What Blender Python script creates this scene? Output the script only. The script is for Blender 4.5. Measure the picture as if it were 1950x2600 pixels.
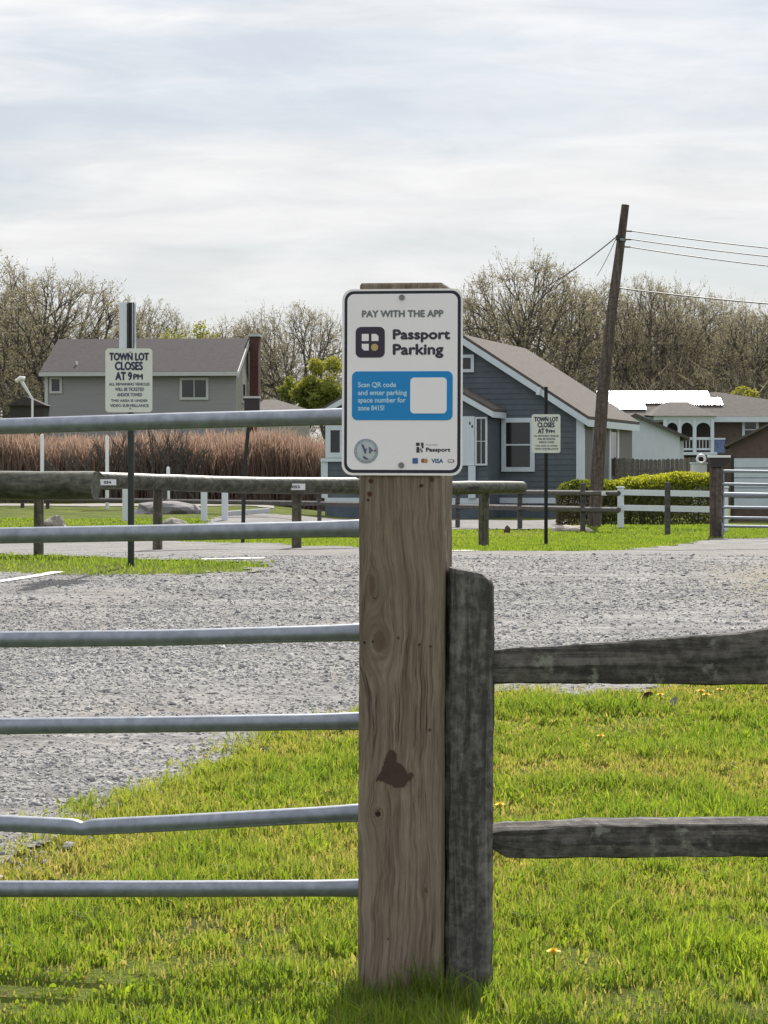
import bpy, math, random
import numpy as np
from mathutils import Vector, Matrix

R = math.radians
scene = bpy.context.scene
coll = scene.collection
for o in list(bpy.data.objects):
    bpy.data.objects.remove(o)

# ------------------------------------------------------------------ camera
FOC, HOR, MID, EYE = 6200.0, 1200.0, 975.0, 1.33
cam_data = bpy.data.cameras.new("camera")
cam = bpy.data.objects.new("camera", cam_data)
coll.objects.link(cam)
cam_data.sensor_fit = 'VERTICAL'
cam_data.sensor_height = 36.0
cam_data.sensor_width = 27.0
cam_data.lens = 36.0 * FOC / 2600.0
cam_data.shift_y = -100.0 / 2600.0
cam_data.clip_start = 0.1
cam_data.clip_end = 4000.0
cam.location = (0, 0, EYE)
cam.rotation_euler = (R(90), 0, 0)
scene.camera = cam

# ------------------------------------------------------------------ world, sun, exposure
SUN_EL, SUN_AZ = 38.0, 9.0          # azimuth measured from +Y towards +X
world = bpy.data.worlds.new("World")
scene.world = world
world.use_nodes = True


class NG:
    """small helper for building node trees"""
    def __init__(self, tree):
        self.t = tree
        self.n = tree.nodes
        self.l = tree.links

    def put(self, sock, val):
        if isinstance(val, bpy.types.NodeSocket):
            self.l.new(val, sock)
        else:
            sock.default_value = val

    def m(self, op, a, b=None, c=None, clamp=False):
        nd = self.n.new('ShaderNodeMath')
        nd.operation = op
        nd.use_clamp = clamp
        for i, v in enumerate((a, b, c)):
            if v is not None:
                self.put(nd.inputs[i], v)
        return nd.outputs[0]

    def noise(self, vec, scale, detail=4, rough=0.55, dist=0.0):
        nd = self.n.new('ShaderNodeTexNoise')
        if vec is not None:
            self.l.new(vec, nd.inputs['Vector'])
        nd.inputs['Scale'].default_value = scale
        nd.inputs['Detail'].default_value = detail
        nd.inputs['Roughness'].default_value = rough
        nd.inputs['Distortion'].default_value = dist
        return nd.outputs['Fac']

    def ramp(self, fac, stops, interp='LINEAR'):
        nd = self.n.new('ShaderNodeValToRGB')
        nd.color_ramp.interpolation = interp
        el = nd.color_ramp.elements
        while len(el) < len(stops):
            el.new(0.5)
        for e, (p, c) in zip(el, stops):
            e.position = p
            e.color = (*c, 1) if len(c) == 3 else c
        self.put(nd.inputs[0], fac)
        return nd.outputs[0]

    def mix(self, fac, a, b, blend='MIX'):
        nd = self.n.new('ShaderNodeMix')
        nd.data_type = 'RGBA'
        nd.blend_type = blend
        self.put(nd.inputs[0], fac)
        self.put(nd.inputs[6], (*a, 1) if isinstance(a, tuple) and len(a) == 3 else a)
        self.put(nd.inputs[7], (*b, 1) if isinstance(b, tuple) and len(b) == 3 else b)
        return nd.outputs[2]

    def maprange(self, v, a, b, c=0.0, d=1.0):
        nd = self.n.new('ShaderNodeMapRange')
        self.put(nd.inputs[0], v)
        for i, x in enumerate((a, b, c, d)):
            nd.inputs[i + 1].default_value = x
        return nd.outputs[0]

    def combine(self, x, y, z):
        nd = self.n.new('ShaderNodeCombineXYZ')
        for i, v in enumerate((x, y, z)):
            self.put(nd.inputs[i], v)
        return nd.outputs[0]

    def sep(self, v):
        nd = self.n.new('ShaderNodeSeparateXYZ')
        self.l.new(v, nd.inputs[0])
        return nd.outputs

    def coord(self, which='Object'):
        return self.n.new('ShaderNodeTexCoord').outputs[which]

    def scale(self, v, s):
        nd = self.n.new('ShaderNodeMapping')
        self.l.new(v, nd.inputs[0])
        nd.inputs['Scale'].default_value = s
        return nd.outputs[0]


def build_world():
    g = NG(world.node_tree)
    g.n.clear()
    out = g.n.new('ShaderNodeOutputWorld')
    bg = g.n.new('ShaderNodeBackground')
    sky = g.n.new('ShaderNodeTexSky')
    sky.sky_type = 'NISHITA'
    sky.sun_disc = False
    sky.sun_elevation = R(SUN_EL)
    sky.sun_rotation = R(SUN_AZ)
    sky.air_density = 1.0
    sky.dust_density = 1.2
    sky.ozone_density = 1.5
    d = g.coord('Generated')
    # thin high cloud, streaked along the horizon
    mp = g.n.new('ShaderNodeMapping')
    g.l.new(d, mp.inputs[0])
    mp.inputs['Rotation'].default_value = (0, R(-5), R(14))
    mp.inputs['Scale'].default_value = (4.2, 4.2, 24.0)
    v = mp.outputs[0]
    n1 = g.noise(v, 0.9, 6, 0.52, 0.9)
    n2 = g.noise(v, 3.1, 5, 0.6, 0.4)
    cl = g.m('ADD', g.m('MULTIPLY', n1, 0.78), g.m('MULTIPLY', n2, 0.22))
    mask = g.maprange(cl, 0.40, 0.60, 0.52, 1.0)
    shade = g.maprange(n2, 0.3, 0.75, 12.0, 14.2)
    # an even veil of high cloud is brighter overhead than near the horizon
    up = g.m('MAXIMUM', g.sep(d)[2], 0.0)
    shade = g.m('MULTIPLY', shade, g.m('ADD', 1.0, g.m('MULTIPLY', up, 0.85)))
    cloud = g.mix(1.0, g.combine(shade, shade, shade), (1.0, 1.0, 1.005), 'MULTIPLY')
    blue = g.mix(1.0, sky.outputs[0], (0.86, 1.0, 1.16), 'MULTIPLY')
    col = g.mix(mask, blue, cloud)
    g.l.new(col, bg.inputs[0])
    bg.inputs[1].default_value = 0.0435
    g.l.new(bg.outputs[0], out.inputs[0])


build_world()

sun_data = bpy.data.lights.new("sun", 'SUN')
sun_data.energy = 5.0
sun_data.angle = R(0.55)
sun_data.color = (1.0, 0.94, 0.85)
sun = bpy.data.objects.new("sun", sun_data)
coll.objects.link(sun)
SUN_DIR = Vector((math.sin(R(SUN_AZ)) * math.cos(R(SUN_EL)),
                  math.cos(R(SUN_AZ)) * math.cos(R(SUN_EL)), math.sin(R(SUN_EL))))
sun.rotation_euler = (-SUN_DIR).to_track_quat('-Z', 'Y').to_euler()
sun.location = SUN_DIR * 60

vs = scene.view_settings
vs.view_transform = 'Standard'
vs.look = 'None'
vs.gamma = 1.0
vs.exposure = 0.5
vs.use_curve_mapping = False
scene.render.engine = 'CYCLES'
scene.cycles.use_denoising = True
try:
    scene.cycles.denoiser = 'OPENIMAGEDENOISE'
    scene.cycles.denoising_prefilter = 'ACCURATE'
except Exception:
    pass
scene.cycles.max_bounces = 6
scene.cycles.transparent_max_bounces = 6
scene.cycles.caustics_reflective = False
scene.cycles.caustics_refractive = False


# ------------------------------------------------------------------ terrain helpers
def sstep(a, b, v):
    t = np.clip((v - a) / (b - a), 0, 1)
    return t * t * (3 - 2 * t)


_pd = np.array([-60, 9, 16, 23.5, 30, 38.5, 48, 60, 75, 120, 3000.0])
_pz = np.array([0, 0, .20, .46, .37, .18, .07, .0, -.07, -.1, -.1])


def hgt(x, y):
    x = np.asarray(x, float)
    y = np.asarray(y, float)
    z = (np.interp(y - 1.2, _pd, _pz) + np.interp(y, _pd, _pz) + np.interp(y + 1.2, _pd, _pz)) / 3
    u = x / np.maximum(y, 5.0)
    z = z + .36 * sstep(46, 80, y) * (1 - sstep(-.06, -.01, u))
    z = z + .012 * np.sin(x * 1.7 + y * .6) * np.sin(y * 1.3 - x * .4)
    return z


def hz(x, y):
    return float(hgt(x, y))


def at(px, py, d):
    return Vector(((px - MID) / FOC * d, d, EYE - (py - HOR) / FOC * d))


def foot(px, d, dz=0.0):
    x = (px - MID) / FOC * d
    return Vector((x, d, hz(x, d) + dz))


def gnd(px, py):
    """where the ray through a photo pixel meets the terrain"""
    d = 5.0
    while d < 400:
        p = at(px, py, d)
        if p.z <= hz(p.x, d):
            return Vector((p.x, d, hz(p.x, d)))
        d += 0.05 if d < 60 else 0.3
    return at(px, py, 400)


# ------------------------------------------------------------------ mesh helpers
class MB:
    def __init__(self):
        self.v = []
        self.f = []

    def quad(self, a, b, c, d):
        i = len(self.v)
        self.v += [tuple(a), tuple(b), tuple(c), tuple(d)]
        self.f.append((i, i + 1, i + 2, i + 3))
        return self

    def box(self, x0, x1, y0, y1, z0, z1, M=None):
        i = len(self.v)
        c = [(x0, y0, z0), (x1, y0, z0), (x1, y1, z0), (x0, y1, z0),
             (x0, y0, z1), (x1, y0, z1), (x1, y1, z1), (x0, y1, z1)]
        if M is not None:
            c = [tuple(M @ Vector(p)) for p in c]
        self.v += c
        for q in ((0, 3, 2, 1), (4, 5, 6, 7), (0, 1, 5, 4), (1, 2, 6, 5), (2, 3, 7, 6), (3, 0, 4, 7)):
            self.f.append(tuple(i + k for k in q))
        return self

    def bbox(self, x0, x1, y0, y1, z0, z1, b=0.01, M=None):
        """box with chamfered vertical and horizontal edges (rounded-off look)"""
        i = len(self.v)
        cx, cy, cz = (x0 + x1) / 2, (y0 + y1) / 2, (z0 + z1) / 2
        rings = [(z0, b), (z0 + b, 0), (z1 - b, 0), (z1, b)]
        for z, s in rings:
            ring = [(x0 + s + b * (s == 0), y0 + s), (x1 - s - b * (s == 0), y0 + s), (x1 - s, y0 + s + b * (s == 0)),
                    (x1 - s, y1 - s - b * (s == 0)), (x1 - s - b * (s == 0), y1 - s), (x0 + s + b * (s == 0), y1 - s),
                    (x0 + s, y1 - s - b * (s == 0)), (x0 + s, y0 + s + b * (s == 0))]
            for x, y in ring:
                p = Vector((x, y, z))
                self.v.append(tuple(M @ p if M is not None else p))
        for r in range(3):
            for k in range(8):
                a = i + r * 8 + k
                b2 = i + r * 8 + (k + 1) % 8
                self.f.append((a, b2, b2 + 8, a + 8))
        self.f.append(tuple(i + k for k in reversed(range(8))))
        self.f.append(tuple(i + 24 + k for k in range(8)))
        return self

    def tube(self, pts, rad, n=8, cap=True, squash=None):
        pts = [Vector(p) for p in pts]
        if not isinstance(rad, (list, tuple)):
            rad = [rad] * len(pts)
        i0 = len(self.v)
        prev = None
        for k, p in enumerate(pts):
            t = (pts[min(k + 1, len(pts) - 1)] - pts[max(k - 1, 0)]).normalized()
            if prev is None:
                up = Vector((0, 0, 1)) if abs(t.z) < 0.9 else Vector((1, 0, 0))
                a = t.cross(up).normalized()
            else:
                a = (prev - t * prev.dot(t)).normalized()
            prev = a
            b = a.cross(t)
            sq = squash[k] if squash else 1.0
            for j in range(n):
                w = 2 * math.pi * (j + .5) / n
                self.v.append(tuple(p + a * (math.cos(w) * rad[k]) + b * (math.sin(w) * rad[k] * sq)))
        for k in range(len(pts) - 1):
            for j in range(n):
                a = i0 + k * n + j
                b = i0 + k * n + (j + 1) % n
                self.f.append((a, b, b + n, a + n))
        if cap:
            for e, rev in ((i0, True), (i0 + (len(pts) - 1) * n, False)):
                c = len(self.v)
                self.v += [self.v[e + j] for j in range(n)]
                self.f.append(tuple(c + j for j in (reversed(range(n)) if rev else range(n))))
        return self

    def prism(self, poly, y0, y1, M=None):
        """polygon in (x, z) extruded along y"""
        i = len(self.v)
        n = len(poly)
        for y in (y0, y1):
            for x, z in poly:
                p = Vector((x, y, z))
                self.v.append(tuple(M @ p if M is not None else p))
        self.f.append(tuple(i + k for k in range(n)))
        self.f.append(tuple(i + n + k for k in reversed(range(n))))
        for k in range(n):
            a, b = i + k, i + (k + 1) % n
            self.f.append((a, a + n, b + n, b))
        return self

    def mesh(self, name):
        me = bpy.data.meshes.new(name)
        me.from_pydata(self.v, [], self.f)
        me.update()
        import bmesh
        bm = bmesh.new()
        bm.from_mesh(me)
        bmesh.ops.recalc_face_normals(bm, faces=bm.faces)
        bm.to_mesh(me)
        bm.free()
        return me

    def build(self, name, mat, parent=None, smooth=False):
        return link(name, self.mesh(name), mat, parent, smooth)


def link(name, me, mat, parent=None, smooth=False):
    if mat is not None and not me.materials:
        me.materials.append(mat)
    if smooth:
        me.polygons.foreach_set('use_smooth', [True] * len(me.polygons))
    o = bpy.data.objects.new(name, me)
    coll.objects.link(o)
    if parent is not None:
        o.parent = parent
    return o


def tag(o, label, cat, group=None):
    o['label'] = label
    o['category'] = cat
    if group:
        o['group'] = group
    return o


def empty(name, loc, label, cat, rz=0.0, group=None):
    o = bpy.data.objects.new(name, None)
    o.empty_display_size = 0.1
    coll.objects.link(o)
    o.location = loc
    o.rotation_euler = (0, 0, rz)
    return tag(o, label, cat, group)


def struct(o, kind='structure'):
    o['kind'] = kind
    return o


def fast_mesh(name, verts, faces_flat, nper, mat, attr=None):
    """numpy mesh: verts (N,3); faces_flat list of arrays with constant vertex counts"""
    me = bpy.data.meshes.new(name)
    me.vertices.add(len(verts))
    me.vertices.foreach_set('co', np.asarray(verts, np.float32).ravel())
    loops = np.concatenate([f.ravel() for f in faces_flat]).astype(np.int32)
    counts = np.concatenate([np.full(len(f), n) for f, n in zip(faces_flat, nper)]).astype(np.int32)
    starts = np.concatenate([[0], np.cumsum(counts)[:-1]]).astype(np.int32)
    me.loops.add(len(loops))
    me.loops.foreach_set('vertex_index', loops)
    me.polygons.add(len(counts))
    me.polygons.foreach_set('loop_start', starts)
    me.polygons.foreach_set('loop_total', counts)
    me.update(calc_edges=True)
    if attr is not None:
        for nm, arr in attr.items():
            a = me.attributes.new(nm, 'FLOAT', 'POINT')
            a.data.foreach_set('value', np.asarray(arr, np.float32))
    me.materials.append(mat)
    return me


# ------------------------------------------------------------------ materials
def new_mat(name):
    m = bpy.data.materials.new(name)
    m.use_nodes = True
    g = NG(m.node_tree)
    b = g.n['Principled BSDF']
    return m, g, b


def bump(g, b, h, strength=0.3, dist=0.01):
    nd = g.n.new('ShaderNodeBump')
    nd.inputs['Strength'].default_value = strength
    nd.inputs['Distance'].default_value = dist
    g.l.new(h, nd.inputs['Height'])
    g.l.new(nd.outputs[0], b.inputs['Normal'])


def plain(name, c, rough=0.6, var=0.18, scale=8.0, metal=0.0, bmp=0.15, bd=0.004, stretch=(1, 1, 1), spec=0.5):
    m, g, b = new_mat(name)
    v = g.scale(g.coord(), stretch)
    n = g.noise(v, scale, 5, 0.6)
    lo = tuple(x * (1 - var) for x in c)
    hi = tuple(min(1, x * (1 + var)) for x in c)
    g.l.new(g.ramp(n, [(0.3, lo), (0.7, hi)]), b.inputs['Base Color'])
    b.inputs['Roughness'].default_value = rough
    b.inputs['Metallic'].default_value = metal
    b.inputs['Specular IOR Level'].default_value = spec
    if bmp:
        bump(g, b, g.noise(v, scale * 4, 4, 0.6), bmp, bd)
    return m


def wood_gray(name, dark, light, lichen=None, axis='z', sc=1.0, rough=0.85, spec=0.25):
    """weathered split timber: streaks along the given local axis, checks and mottling"""
    m, g, b = new_mat(name)
    st = {'z': (22, 22, 1.2), 'x': (1.2, 22, 22)}[axis]
    v = g.scale(g.coord(), tuple(s * sc for s in st))
    n = g.noise(v, 1.6, 7, 0.66, 0.9)
    n2 = g.noise(g.coord(), 38 * sc, 5, 0.65)
    k = g.m('ADD', g.m('MULTIPLY', n, 0.6), g.m('MULTIPLY', n2, 0.4))
    col = g.ramp(k, [(0.34, tuple(x * .55 for x in dark)), (0.46, dark), (0.62, light)])
    if lichen:
        ln = g.noise(g.coord(), 17 * sc, 4, 0.6)
        col = g.mix(g.maprange(ln, 0.6, 0.68), col, lichen)
    g.l.new(col, b.inputs['Base Color'])
    b.inputs['Roughness'].default_value = rough
    b.inputs['Specular IOR Level'].default_value = spec
    bump(g, b, k, 0.9, 0.012)
    return m


M = {}
M['galv'] = plain('galvanised_steel', (0.22, 0.25, 0.31), 0.36, 0.24, 34, 0.40, 0.06, 0.001, spec=1.0)
M['white_sign'] = plain('sign_white', (0.90, 0.86, 0.95), 0.40, 0.03, 5, 0, 0)
M['edge_sign'] = plain('sign_edge_white', (0.90, 0.86, 0.94), 0.45, 0.02, 6, 0, 0)
M['navy'] = plain('sign_navy', (0.010, 0.009, 0.035), 0.5, 0.05, 6, 0, 0)
M['ink'] = plain('sign_ink', (0.035, 0.032, 0.06), 0.5, 0.05, 6, 0, 0)
M['icon'] = plain('icon_purple', (0.035, 0.022, 0.055), 0.5, 0.05, 6, 0, 0)
M['sky_blue'] = plain('banner_blue', (0.0, 0.235, 0.64), 0.45, 0.03, 6, 0, 0)
M['pale_blue'] = plain('banner_text', (0.42, 0.66, 0.90), 0.5, 0.02, 6, 0, 0)
M['gold'] = plain('icon_gold', (0.52, 0.38, 0.17), 0.5, 0.03, 6, 0, 0)
M['seal'] = plain('seal_grey_blue', (0.30, 0.35, 0.43), 0.5, 0.12, 120, 0, 0)
M['seal_light'] = plain('seal_pale', (0.50, 0.54, 0.62), 0.5, 0.05, 60, 0, 0)
M['seal_dark'] = plain('seal_dark_blue', (0.10, 0.13, 0.22), 0.5, 0.1, 60, 0, 0)
M['seal_red'] = plain('seal_red', (0.30, 0.14, 0.20), 0.5, 0.1, 60, 0, 0)
M['grey_ink'] = plain('grey_ink', (0.18, 0.19, 0.22), 0.5, 0.05, 60, 0, 0)
M['card_blue'] = plain('card_blue', (0.06, 0.12, 0.33), 0.5, 0.05, 60, 0, 0)
M['card_red'] = plain('card_red', (0.34, 0.08, 0.07), 0.5, 0.05, 60, 0, 0)
M['card_orange'] = plain('card_orange', (0.45, 0.26, 0.10), 0.5, 0.05, 60, 0, 0)
M['bolt'] = plain('bolt_steel', (0.22, 0.21, 0.23), 0.45, 0.2, 60, 0.6, 0)
M['town_sign'] = plain('town_sign_cream', (0.62, 0.66, 0.60), 0.5, 0.03, 6, 0, 0)
M['town_ink'] = plain('town_sign_ink', (0.03, 0.03, 0.07), 0.6, 0.1, 30, 0, 0)
M['town_ink_soft'] = plain('town_sign_fine_ink', (0.13, 0.14, 0.17), 0.6, 0.1, 30, 0, 0)
M['post_green'] = plain('green_steel', (0.045, 0.06, 0.055), 0.55, 0.2, 20, 0.2, 0.05)
M['post_dark'] = plain('dark_steel', (0.020, 0.020, 0.024), 0.6, 0.2, 20, 0.2, 0.05)
M['maroon'] = plain('maroon_strip', (0.022, 0.012, 0.02), 0.6, 0.2, 20, 0, 0)
M['white_paint'] = plain('white_paint', (0.70, 0.72, 0.74), 0.5, 0.06, 5, 0, 0.05)
M['white_plastic'] = plain('white_vinyl', (0.62, 0.68, 0.74), 0.45, 0.05, 3, 0, 0)
M['fence_dark'] = wood_gray('dark_fence_timber', (0.045, 0.04, 0.04), (0.11, 0.10, 0.10), axis='x', sc=.5, rough=.5, spec=.5)
M['log'] = wood_gray('mossy_log', (0.055, 0.058, 0.045), (0.135, 0.135, 0.11), axis='x', sc=.35, rough=.5, spec=.18)
M['log_post'] = wood_gray('mossy_post', (0.07, 0.065, 0.05), (0.17, 0.16, 0.13), axis='z', sc=.4)
M['log_end'] = plain('log_end_grain', (0.06, 0.055, 0.045), 0.9, 0.3, 30)
M['pole'] = wood_gray('creosote_pole', (0.068, 0.054, 0.048), (0.155, 0.128, 0.115), axis='z', sc=.4)
M['grey_post'] = wood_gray('grey_split_post', (0.072, 0.069, 0.067), (0.225, 0.217, 0.207), axis='z')
M['grey_rail'] = wood_gray('grey_split_rail', (0.056, 0.052, 0.050), (0.175, 0.165, 0.155), lichen=(0.22, 0.225, 0.20), axis='x')
M['stain'] = plain('rust_stain', (0.055, 0.030, 0.022), 0.75, 0.2, 60, 0, 0.2, 0.002)
M['wire'] = plain('wire', (0.10, 0.10, 0.11), 0.6, 0.1, 10, 0, 0)
M['stone'] = plain('boulder_stone', (0.22, 0.20, 0.18), 0.9, 0.35, 6, 0, 0.6, 0.05)
M['pale_stone'] = plain('pale_driftwood', (0.50, 0.46, 0.40), 0.9, 0.25, 5, 0, 0.5, 0.05)
M['glass'] = plain('window_glass', (0.015, 0.018, 0.022), 0.08, 0.1, 3, 0, 0, spec=0.6)
M['trim'] = plain('pale_blue_white_trim', (0.58, 0.66, 0.74), 0.55, 0.05, 4, 0, 0)
M['blue_siding'] = plain('slate_blue_siding', (0.086, 0.108, 0.132), 0.7, 0.16, 3, 0, 0.2, 0.01)
M['blue_skirt'] = plain('blue_foundation', (0.085, 0.11, 0.15), 0.8, 0.2, 3, 0, 0.2, 0.01)
M['roof_brown'] = plain('brown_grey_shingles', (0.105, 0.095, 0.088), 0.95, 0.2, 5, 0, 0.5, 0.03, spec=.2)
M['roof_grey'] = plain('dark_grey_shingles', (0.058, 0.052, 0.055), 0.95, 0.15, 4, 0, 0.5, 0.03, spec=.2)
M['grey_siding'] = plain('grey_siding', (0.26, 0.26, 0.285), 0.7, 0.08, 2, 0, 0.2, 0.01, stretch=(.3, .3, 6))
M['tan_siding'] = plain('tan_gable_siding', (0.30, 0.30, 0.28), 0.7, 0.08, 2, 0, 0.2, 0.01, stretch=(.3, .3, 6))
M['side_siding'] = plain('dark_grey_side_siding', (0.14, 0.135, 0.14), 0.7, 0.1, 2, 0, 0.2, 0.01)  # darker grey of the cottage's side wall
M['trim_grey'] = plain('grey_white_trim', (0.46, 0.48, 0.50), 0.6, 0.05, 4, 0, 0)
M['brick'] = plain('dark_red_brick', (0.075, 0.03, 0.03), 0.85, 0.3, 9, 0, 0.5, 0.02)
M['brown_wall'] = plain('brown_shingle_wall', (0.115, 0.085, 0.075), 0.85, 0.2, 6, 0, 0.4, 0.02)
M['white_wall'] = plain('white_clapboard', (0.60, 0.67, 0.74), 0.6, 0.06, 3, 0, 0.1, 0.01, stretch=(6, 6, .4))
M['garage_door'] = plain('blue_white_door', (0.52, 0.60, 0.68), 0.5, 0.05, 3, 0, 0.05)
M['stockade'] = wood_gray('stockade_board', (0.13, 0.125, 0.11), (0.24, 0.23, 0.205), axis='z', sc=.3)
M['fabric_blue'] = plain('blue_cloth', (0.16, 0.22, 0.42), 0.8, 0.4, 12, 0, 0)
M['dark_box'] = plain('dark_timber', (0.030, 0.026, 0.028), 0.7, 0.2, 6, 0, 0.1)
M['yellow'] = plain('dandelion_yellow', (0.80, 0.58, 0.02), 0.7, 0.15, 80, 0, 0)
M['orange_leaf'] = plain('orange_leaf', (0.50, 0.22, 0.05), 0.8, 0.2, 60, 0, 0)
M['brown_leaf'] = plain('brown_leaf', (0.075, 0.045, 0.03), 0.8, 0.3, 60, 0, 0)
M['stem_green'] = plain('stem_green', (0.10, 0.16, 0.03), 0.7, 0.15, 60, 0, 0)
M['cloth_pale'] = plain('pale_netting', (0.20, 0.19, 0.20), 0.9, 0.3, 6, 0, 0.5, 0.05)
M['line_white'] = plain('worn_line_paint', (0.66, 0.66, 0.64), 0.7, 0.12, 9, 0, 0.1)

# solar glass
_m, _g, _b = new_mat('solar_glass')
_b.inputs['Base Color'].default_value = (0.02, 0.022, 0.04, 1)
_b.inputs['Roughness'].default_value = 0.58
_b.inputs['IOR'].default_value = 1.5
M['solar'] = _m
M['solar_frame'] = plain('solar_frame', (0.55, 0.56, 0.58), 0.35, 0.05, 5, 0.8, 0)


def post_material(name, knots, holes):
    """sawn brown gate post: grain bent round its knots, drip marks under the nail holes"""
    m, g, b = new_mat(name)
    co = g.coord()
    x, y, z = g.sep(co)
    wob = g.noise(g.scale(co, (1, 1, 1)), 4.0, 3, 0.5)
    u = g.m('ADD', g.m('ADD', x, g.m('MULTIPLY', y, 0.8)), g.m('MULTIPLY', wob, 0.05))
    ring_all = None
    core_all = None
    for kx, kz, kr, sx in knots:
        dx = g.m('SUBTRACT', x, kx)
        dz = g.m('MULTIPLY', g.m('SUBTRACT', z, kz), sx)
        r2 = g.m('ADD', g.m('MULTIPLY', dx, dx), g.m('MULTIPLY', dz, dz))
        q = g.m('DIVIDE', kr * kr * 3.6, g.m('ADD', r2, kr * kr * 1.6))
        u = g.m('SUBTRACT', u, g.m('MULTIPLY', dx, q))
        r = g.m('SQRT', r2)
        core = g.maprange(r, kr * 0.75, kr * 1.05, 1.0, 0.0)
        ring = g.m('MULTIPLY', g.maprange(r, kr * 0.8, kr * 3.4, 1.0, 0.0),
                   g.m('ADD', g.m('MULTIPLY', g.m('SINE', g.m('MULTIPLY', r, 5.5 / kr)), 0.5), 0.5))
        ring_all = ring if ring_all is None else g.m('MAXIMUM', ring_all, ring)
        core_all = core if core_all is None else g.m('MAXIMUM', core_all, core)
    gv = g.combine(u, g.m('MULTIPLY', y, 1.0), g.m('MULTIPLY', z, 0.028))
    n1 = g.noise(gv, 58, 5, 0.68)
    n2 = g.noise(g.combine(u, y, g.m('MULTIPLY', z, 0.05)), 210, 3, 0.6)
    k = g.m('ADD', g.m('MULTIPLY', n1, 0.66), g.m('MULTIPLY', n2, 0.34))
    col = g.ramp(k, [(0.36, (0.07, 0.050, 0.038)), (0.44, (0.145, 0.111, 0.086)), (0.52, (0.225, 0.178, 0.14)),
                     (0.66, (0.32, 0.265, 0.215))])
    # large soft weathering
    big = g.noise(co, 5, 4, 0.6)
    col = g.mix(g.maprange(big, 0.42, 0.7, 0.0, 0.55), col, (0.15, 0.125, 0.105))
    col = g.mix(g.m('MULTIPLY', ring_all, 0.6), col, (0.12, 0.085, 0.06))
    col = g.mix(g.m('MULTIPLY', core_all, 0.75), col, (0.115, 0.078, 0.055))
    ck = g.noise(g.combine(g.m('MULTIPLY', u, 55.0), g.m('MULTIPLY', y, 55.0), g.m('MULTIPLY', z, 1.1)), 1.0, 2, 0.5)
    crack = g.m('MULTIPLY', g.maprange(g.m('ABSOLUTE', g.m('SUBTRACT', ck, 0.5)), 0.0, 0.016, 1.0, 0.0), g.maprange(g.noise(co, 7, 2), 0.5, 0.6, 0.0, 1.0))
    col = g.mix(g.m('MULTIPLY', crack, 0.75), col, (0.035, 0.026, 0.02))
    for hx, hzz, hr, drip, c in holes:
        dx = g.m('SUBTRACT', g.m('ADD', x, g.m('MULTIPLY', g.m('SUBTRACT', g.noise(co, 90, 2), 0.5), hr * 1.2)), hx)
        dz = g.m('SUBTRACT', z, hzz)
        r = g.m('SQRT', g.m('ADD', g.m('MULTIPLY', dx, dx), g.m('MULTIPLY', dz, dz)))
        col = g.mix(g.maprange(r, hr * 0.7, hr * 1.3, 0.95, 0.0), col, c)
        if drip:
            below = g.m('MULTIPLY', g.maprange(dz, -drip, -drip * 0.15, 0.0, 1.0), g.maprange(dz, -0.004, 0.004, 1.0, 0.0))
            strip = g.maprange(g.m('ABSOLUTE', dx), hr * 0.3, hr * 1.4, 0.6, 0.0)
            col = g.mix(g.m('MULTIPLY', below, strip), col, (0.10, 0.075, 0.055))
    g.l.new(col, b.inputs['Base Color'])
    b.inputs['Roughness'].default_value = 0.85
    b.inputs['Specular IOR Level'].default_value = 0.25
    bump(g, b, g.m('SUBTRACT', g.m('SUBTRACT', k, g.m('MULTIPLY', core_all, 0.3)), g.m('MULTIPLY', crack, 0.6)), 0.7, 0.008)
    return m


def foliage_mat(name, stops, trans=0.5, attr='tint', gain=1.0, through=(1.15, 1.0, 0.55)):
    m = bpy.data.materials.new(name)
    m.use_nodes = True
    g = NG(m.node_tree)
    g.n.clear()
    out = g.n.new('ShaderNodeOutputMaterial')
    a = g.n.new('ShaderNodeAttribute')
    a.attribute_name = attr
    col = g.ramp(a.outputs['Fac'], stops)
    d = g.n.new('ShaderNodeBsdfDiffuse')
    t = g.n.new('ShaderNodeBsdfTranslucent')
    g.l.new(col, d.inputs[0])
    tc = g.mix(1.0, col, tuple(gain * c for c in through), 'MULTIPLY')
    g.l.new(tc, t.inputs[0])
    gl = g.n.new('ShaderNodeBsdfGlossy')
    gl.inputs['Roughness'].default_value = 0.45
    gl.inputs[0].default_value = (0.5, 0.5, 0.45, 1)
    mx = g.n.new('ShaderNodeMixShader')
    mx.inputs[0].default_value = trans
    g.l.new(d.outputs[0], mx.inputs[1])
    g.l.new(t.outputs[0], mx.inputs[2])
    mx2 = g.n.new('ShaderNodeMixShader')
    mx2.inputs[0].default_value = 0.05
    g.l.new(mx.outputs[0], mx2.inputs[1])
    g.l.new(gl.outputs[0], mx2.inputs[2])
    g.l.new(mx2.outputs[0], out.inputs[0])
    return m


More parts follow.
